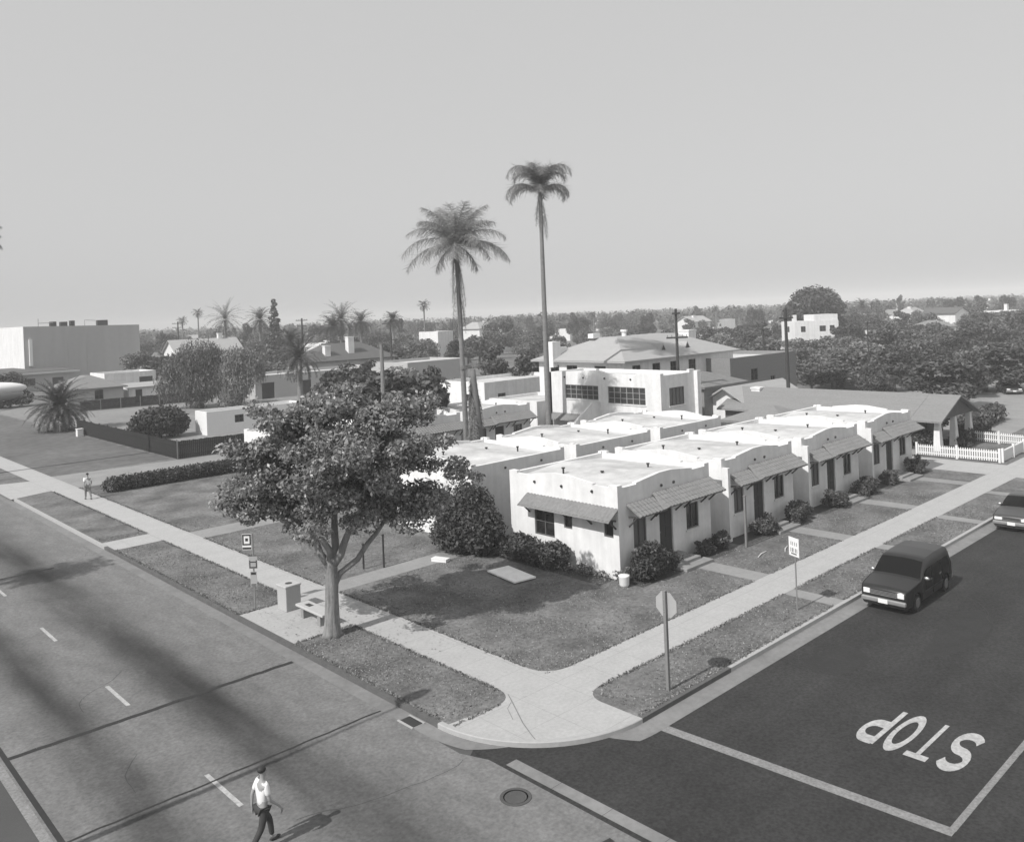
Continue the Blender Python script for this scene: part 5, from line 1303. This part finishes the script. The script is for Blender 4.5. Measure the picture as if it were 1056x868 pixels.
    g_ = MB(); g_.box(P['hx']-.12,P['hx']+.008,-gw,gw,P['hz']-P['hlh']/2,P['hz']+P['hlh']/2); gl = g_.build('grille', P.get('gm',m_metal), t)
    for k in range(4):
        s_ = MB(); z_ = P['hz']-P['hlh']/2+.03+k*P['hlh']/4; s_.box(P['hx']+.008,P['hx']+.016,-gw+.02,gw-.02,z_,z_+.022); s_.build('grille_bar', m_dmetal, gl)
    for x_, sg in ((P['x1'],1),(P['x0'],-1)):
        hwb = hw0*lin(P['wid'],x_)+.02
        bm_ = MB(); bm_.box(min(x_-.16*sg,x_+.08*sg),max(x_-.16*sg,x_+.08*sg),-hwb,hwb,P['bz']-.085,P['bz']+.085); bu = bm_.build('bumper', P.get('bm',m_metal), t, bevel=.045, seg=3)
        n_p = MB(); xo = x_+.083*sg; n_p.box(min(xo,xo+.01*sg),max(xo,xo+.01*sg),-.17,.17,P['bz']-.07,P['bz']+.08); n_p.build('number_plate', m_plate, bu)
    return t
VAN = dict(W=1.80,wr=.32,fx=1.42,rx=-1.42,zb=.25,x0=-2.2,x1=2.25,belt=1.0,tum=.22,
     top=[(2.25,.80),(2.22,.86),(2.1,.92),(1.7,.98),(1.15,1.06),(1.05,1.10),(.75,1.36),(.45,1.58),(.3,1.645),(.1,1.67),(-.8,1.70),(-1.75,1.68),(-1.9,1.63),(-2.0,1.52),(-2.12,1.14),(-2.17,1.02),(-2.2,.95)],
     wid=[(-2.2,.93),(-2.0,.98),(-1.2,1.0),(1.4,1.0),(2.0,.96),(2.2,.91),(2.25,.87)], side=((-1.86,-1.0),(-.92,-.08),(0.0,.68)), ws=(.45,1.05), rwn=(-2.12,-1.98), doors=(1.02,-.04,-.96),
     rub=.55, hx=2.25, hz=.70, hlw=.24, hlh=.18, bz=.43, mm=m_chrome)
car('dark minivan with two headlights parked at the kerb facing the corner', (32.85,13.62,-.13), math.pi+R(1), m_van, VAN, 'minivan', 'minivan')
SED = dict(W=1.80,wr=.31,fx=1.45,rx=-1.4,zb=.22,x0=-2.3,x1=2.35,belt=.86,tum=.34,
     top=[(2.35,.66),(2.32,.72),(2.2,.77),(1.6,.84),(1.05,.90),(.95,.93),(.6,1.17),(.3,1.33),(.1,1.385),(-.4,1.40),(-.95,1.37),(-1.15,1.30),(-1.5,1.06),(-1.7,.93),(-1.8,.91),(-2.2,.89),(-2.28,.83),(-2.3,.78)],
     wid=[(-2.3,.92),(-2.0,.98),(-1.2,1.0),(1.4,1.0),(2.0,.96),(2.3,.91),(2.35,.88)], side=((-1.2,-.35),(-.27,.62)), ws=(.3,.95), rwn=(-1.62,-1.12), doors=(.9,-.31,-1.2),
     rub=.5, hx=2.35, hz=.60, hlw=.34, hlh=.13, bz=.41, mm=m_chrome)
car('grey sedan parked behind the minivan, cut off by the right edge', (47.1,13.6,-.13), math.pi+R(1), m_sedan, SED)
x,y,_ = pt(1041,418,96)
car('distant dark car parked in the lot beyond the picket fence', (x,y,0), R(-150), m_van, dict(SED), group='cars beyond the picket fence')
x,y,_ = pt(1052,396,128)
car('far small car higher in the lot at the right edge', (x,y,0), R(-110), m_sedan, dict(SED), group='cars beyond the picket fence')

# ------------------------------------------------------------------ people
def skin_chain(name, verts, edges, rad, m, parent, root=0, sub=2):
    me = bpy.data.meshes.new(name); me.from_pydata(verts, edges, []); me.materials.append(m)
    o = bpy.data.objects.new(name, me); COL.objects.link(o); o.parent = parent
    sk = o.modifiers.new('skin','SKIN'); sk.use_smooth_shade = True
    for i, r__ in enumerate(rad):
        d_ = me.skin_vertices[0].data[i]; d_.radius = (r__, r__) if not isinstance(r__, tuple) else r__; d_.use_root = (i == root)
    ss = o.modifiers.new('sub','SUBSURF'); ss.levels = sub; ss.render_levels = sub
    return o
def person(label, loc, rz, stride=.28, shirt=None, trouser=None, arm_swing=.35):
    """local x forward; a 1.74 m walker"""
    t = thing('person', label, 'person', loc, rz)
    V, E, Rd = [], [], []
    def add(p, r__, par=None):
        V.append(p); Rd.append(r__)
        if par is not None: E.append((par, len(V)-1))
        return len(V)-1
    pel = add((0,0,.93),(.13,.1)); sp1 = add((.01,0,1.1),(.13,.1),pel); ch = add((.015,0,1.3),(.155,.11),sp1); nb = add((.02,0,1.44),(.075,.07),ch); nk = add((.03,0,1.52),.052,nb)
    h1 = add((.045,0,1.60),(.07,.078),nk); h2 = add((.04,0,1.68),(.075,.09),h1); add((.03,0,1.735),(.05,.06),h2)
    for s in (-1,1):
        f = stride*s
        hp = add((0,s*.095,.9),.085,pel); kn = add((f*.55+.06,s*.10,.5),.058,hp); an = add((f-.02 if s>0 else f-.06,s*.10,.09 if s>0 else .13),.036,kn); to = add((f+.14,s*.11,.04 if s>0 else .05),.034,an)
        sh = add((.01,s*.19,1.41),.058,ch); el_ = add((-f*arm_swing*.7-.03,s*.25,1.13),.042,sh); wr_ = add((-f*arm_swing*2.0+.08,s*.25,.90),.028,el_)
        pm = add((-f*arm_swing*2.1+.10,s*.25,.83),(.036,.018),wr_)
        for k,(dy,l_) in enumerate(((-.027,.062),(-.009,.075),(.010,.07),(.027,.055))):
            a_ = add((-f*arm_swing*2.1+.115+dy,s*.25,.775),.009,pm); add((-f*arm_swing*2.1+.115+dy,s*.245-.01*s,.775-l_),.008,a_)
        th = add((-f*arm_swing*2.1+.15,s*.24,.82),.011,pm); add((-f*arm_swing*2.1+.165,s*.235,.775),.009,th)
    body = skin_chain('body', V, E, Rd, m_skin, t)
    # face
    fb = MB(); fb.ellipsoid((.125,0,1.625),(.016,.014,.022),8,6)
    fb.build('nose', m_skin, t, smooth=True)
    fe = MB()
    for s in (-1,1): fe.ellipsoid((.108,s*.03,1.652),(.01,.013,.008),8,6)
    fe.build('eyes', m_hair, t, smooth=True)
    hr = MB(); hr.ellipsoid((.015,0,1.705),(.10,.088,.075),14,8); hr.build('hair', m_hair, t, smooth=True)
    # shirt
    V, E, Rd = [], [], []
    pel = add((0,0,.92),(.15,.118)); sp1 = add((.01,0,1.1),(.15,.115),pel); ch = add((.015,0,1.3),(.172,.125),sp1); nb = add((.02,0,1.43),(.085,.08),ch)
    for s in (-1,1):
        f = stride*s
        sh = add((.01,s*.19,1.41),.074,ch); add((-f*arm_swing*.45-.02,s*.235,1.2),.062,sh)
    skin_chain('shirt', V, E, Rd, shirt or m_shirt, t)
    V, E, Rd = [], [], []
    pel = add((0,0,.92),(.142,.112))
    for s in (-1,1):
        f = stride*s
        hp = add((0,s*.095,.86),.10,pel); kn = add((f*.55+.06,s*.10,.5),.076,hp); add((f-.02 if s>0 else f-.06,s*.10,.13 if s>0 else .17),.06,kn)
    skin_chain('trousers', V, E, Rd, trouser or m_trouser, t)
    for s in (-1,1):
        f = stride*s; sx = f-.02 if s>0 else f-.06
        so = MB(); so.ellipsoid((sx+.07,s*.105,.045 if s>0 else .07),(.14,.05,.045),12,6); so.build('shoe', m_shoe, t, smooth=True)
    return t
person('walker in a white shirt and dark trousers crossing the street at the bottom edge', (8.3,17.5,-.13), R(2))
person('distant walker in pale clothes on the left pavement by the driveway', (17.55,61.0,0), R(90), .22, shirt=m_sign, trouser=mat('grey_shorts',.2,.8))

# ------------------------------------------------------------------ haze
hz = MB(); hz.box(-500,3000,-450,3000,-1.3,27)
hm = bpy.data.materials.new('haze'); hm.use_nodes = True; n = hm.node_tree.nodes; n.remove(n['Principled BSDF'])
pv_ = n.new('ShaderNodeVolumePrincipled'); pv_.inputs['Color'].default_value = (1,1,1,1); pv_.inputs['Density'].default_value = .00072; pv_.inputs['Anisotropy'].default_value = -.2
hm.node_tree.links.new(pv_.outputs[0], n['Material Output'].inputs['Volume'])
o = hz.build('haze', hm); o['kind'] = 'stuff'
scene.render.engine = 'CYCLES'
scene.cycles.max_bounces = 6; scene.cycles.diffuse_bounces = 3; scene.cycles.transparent_max_bounces = 4; scene.cycles.volume_bounces = 0
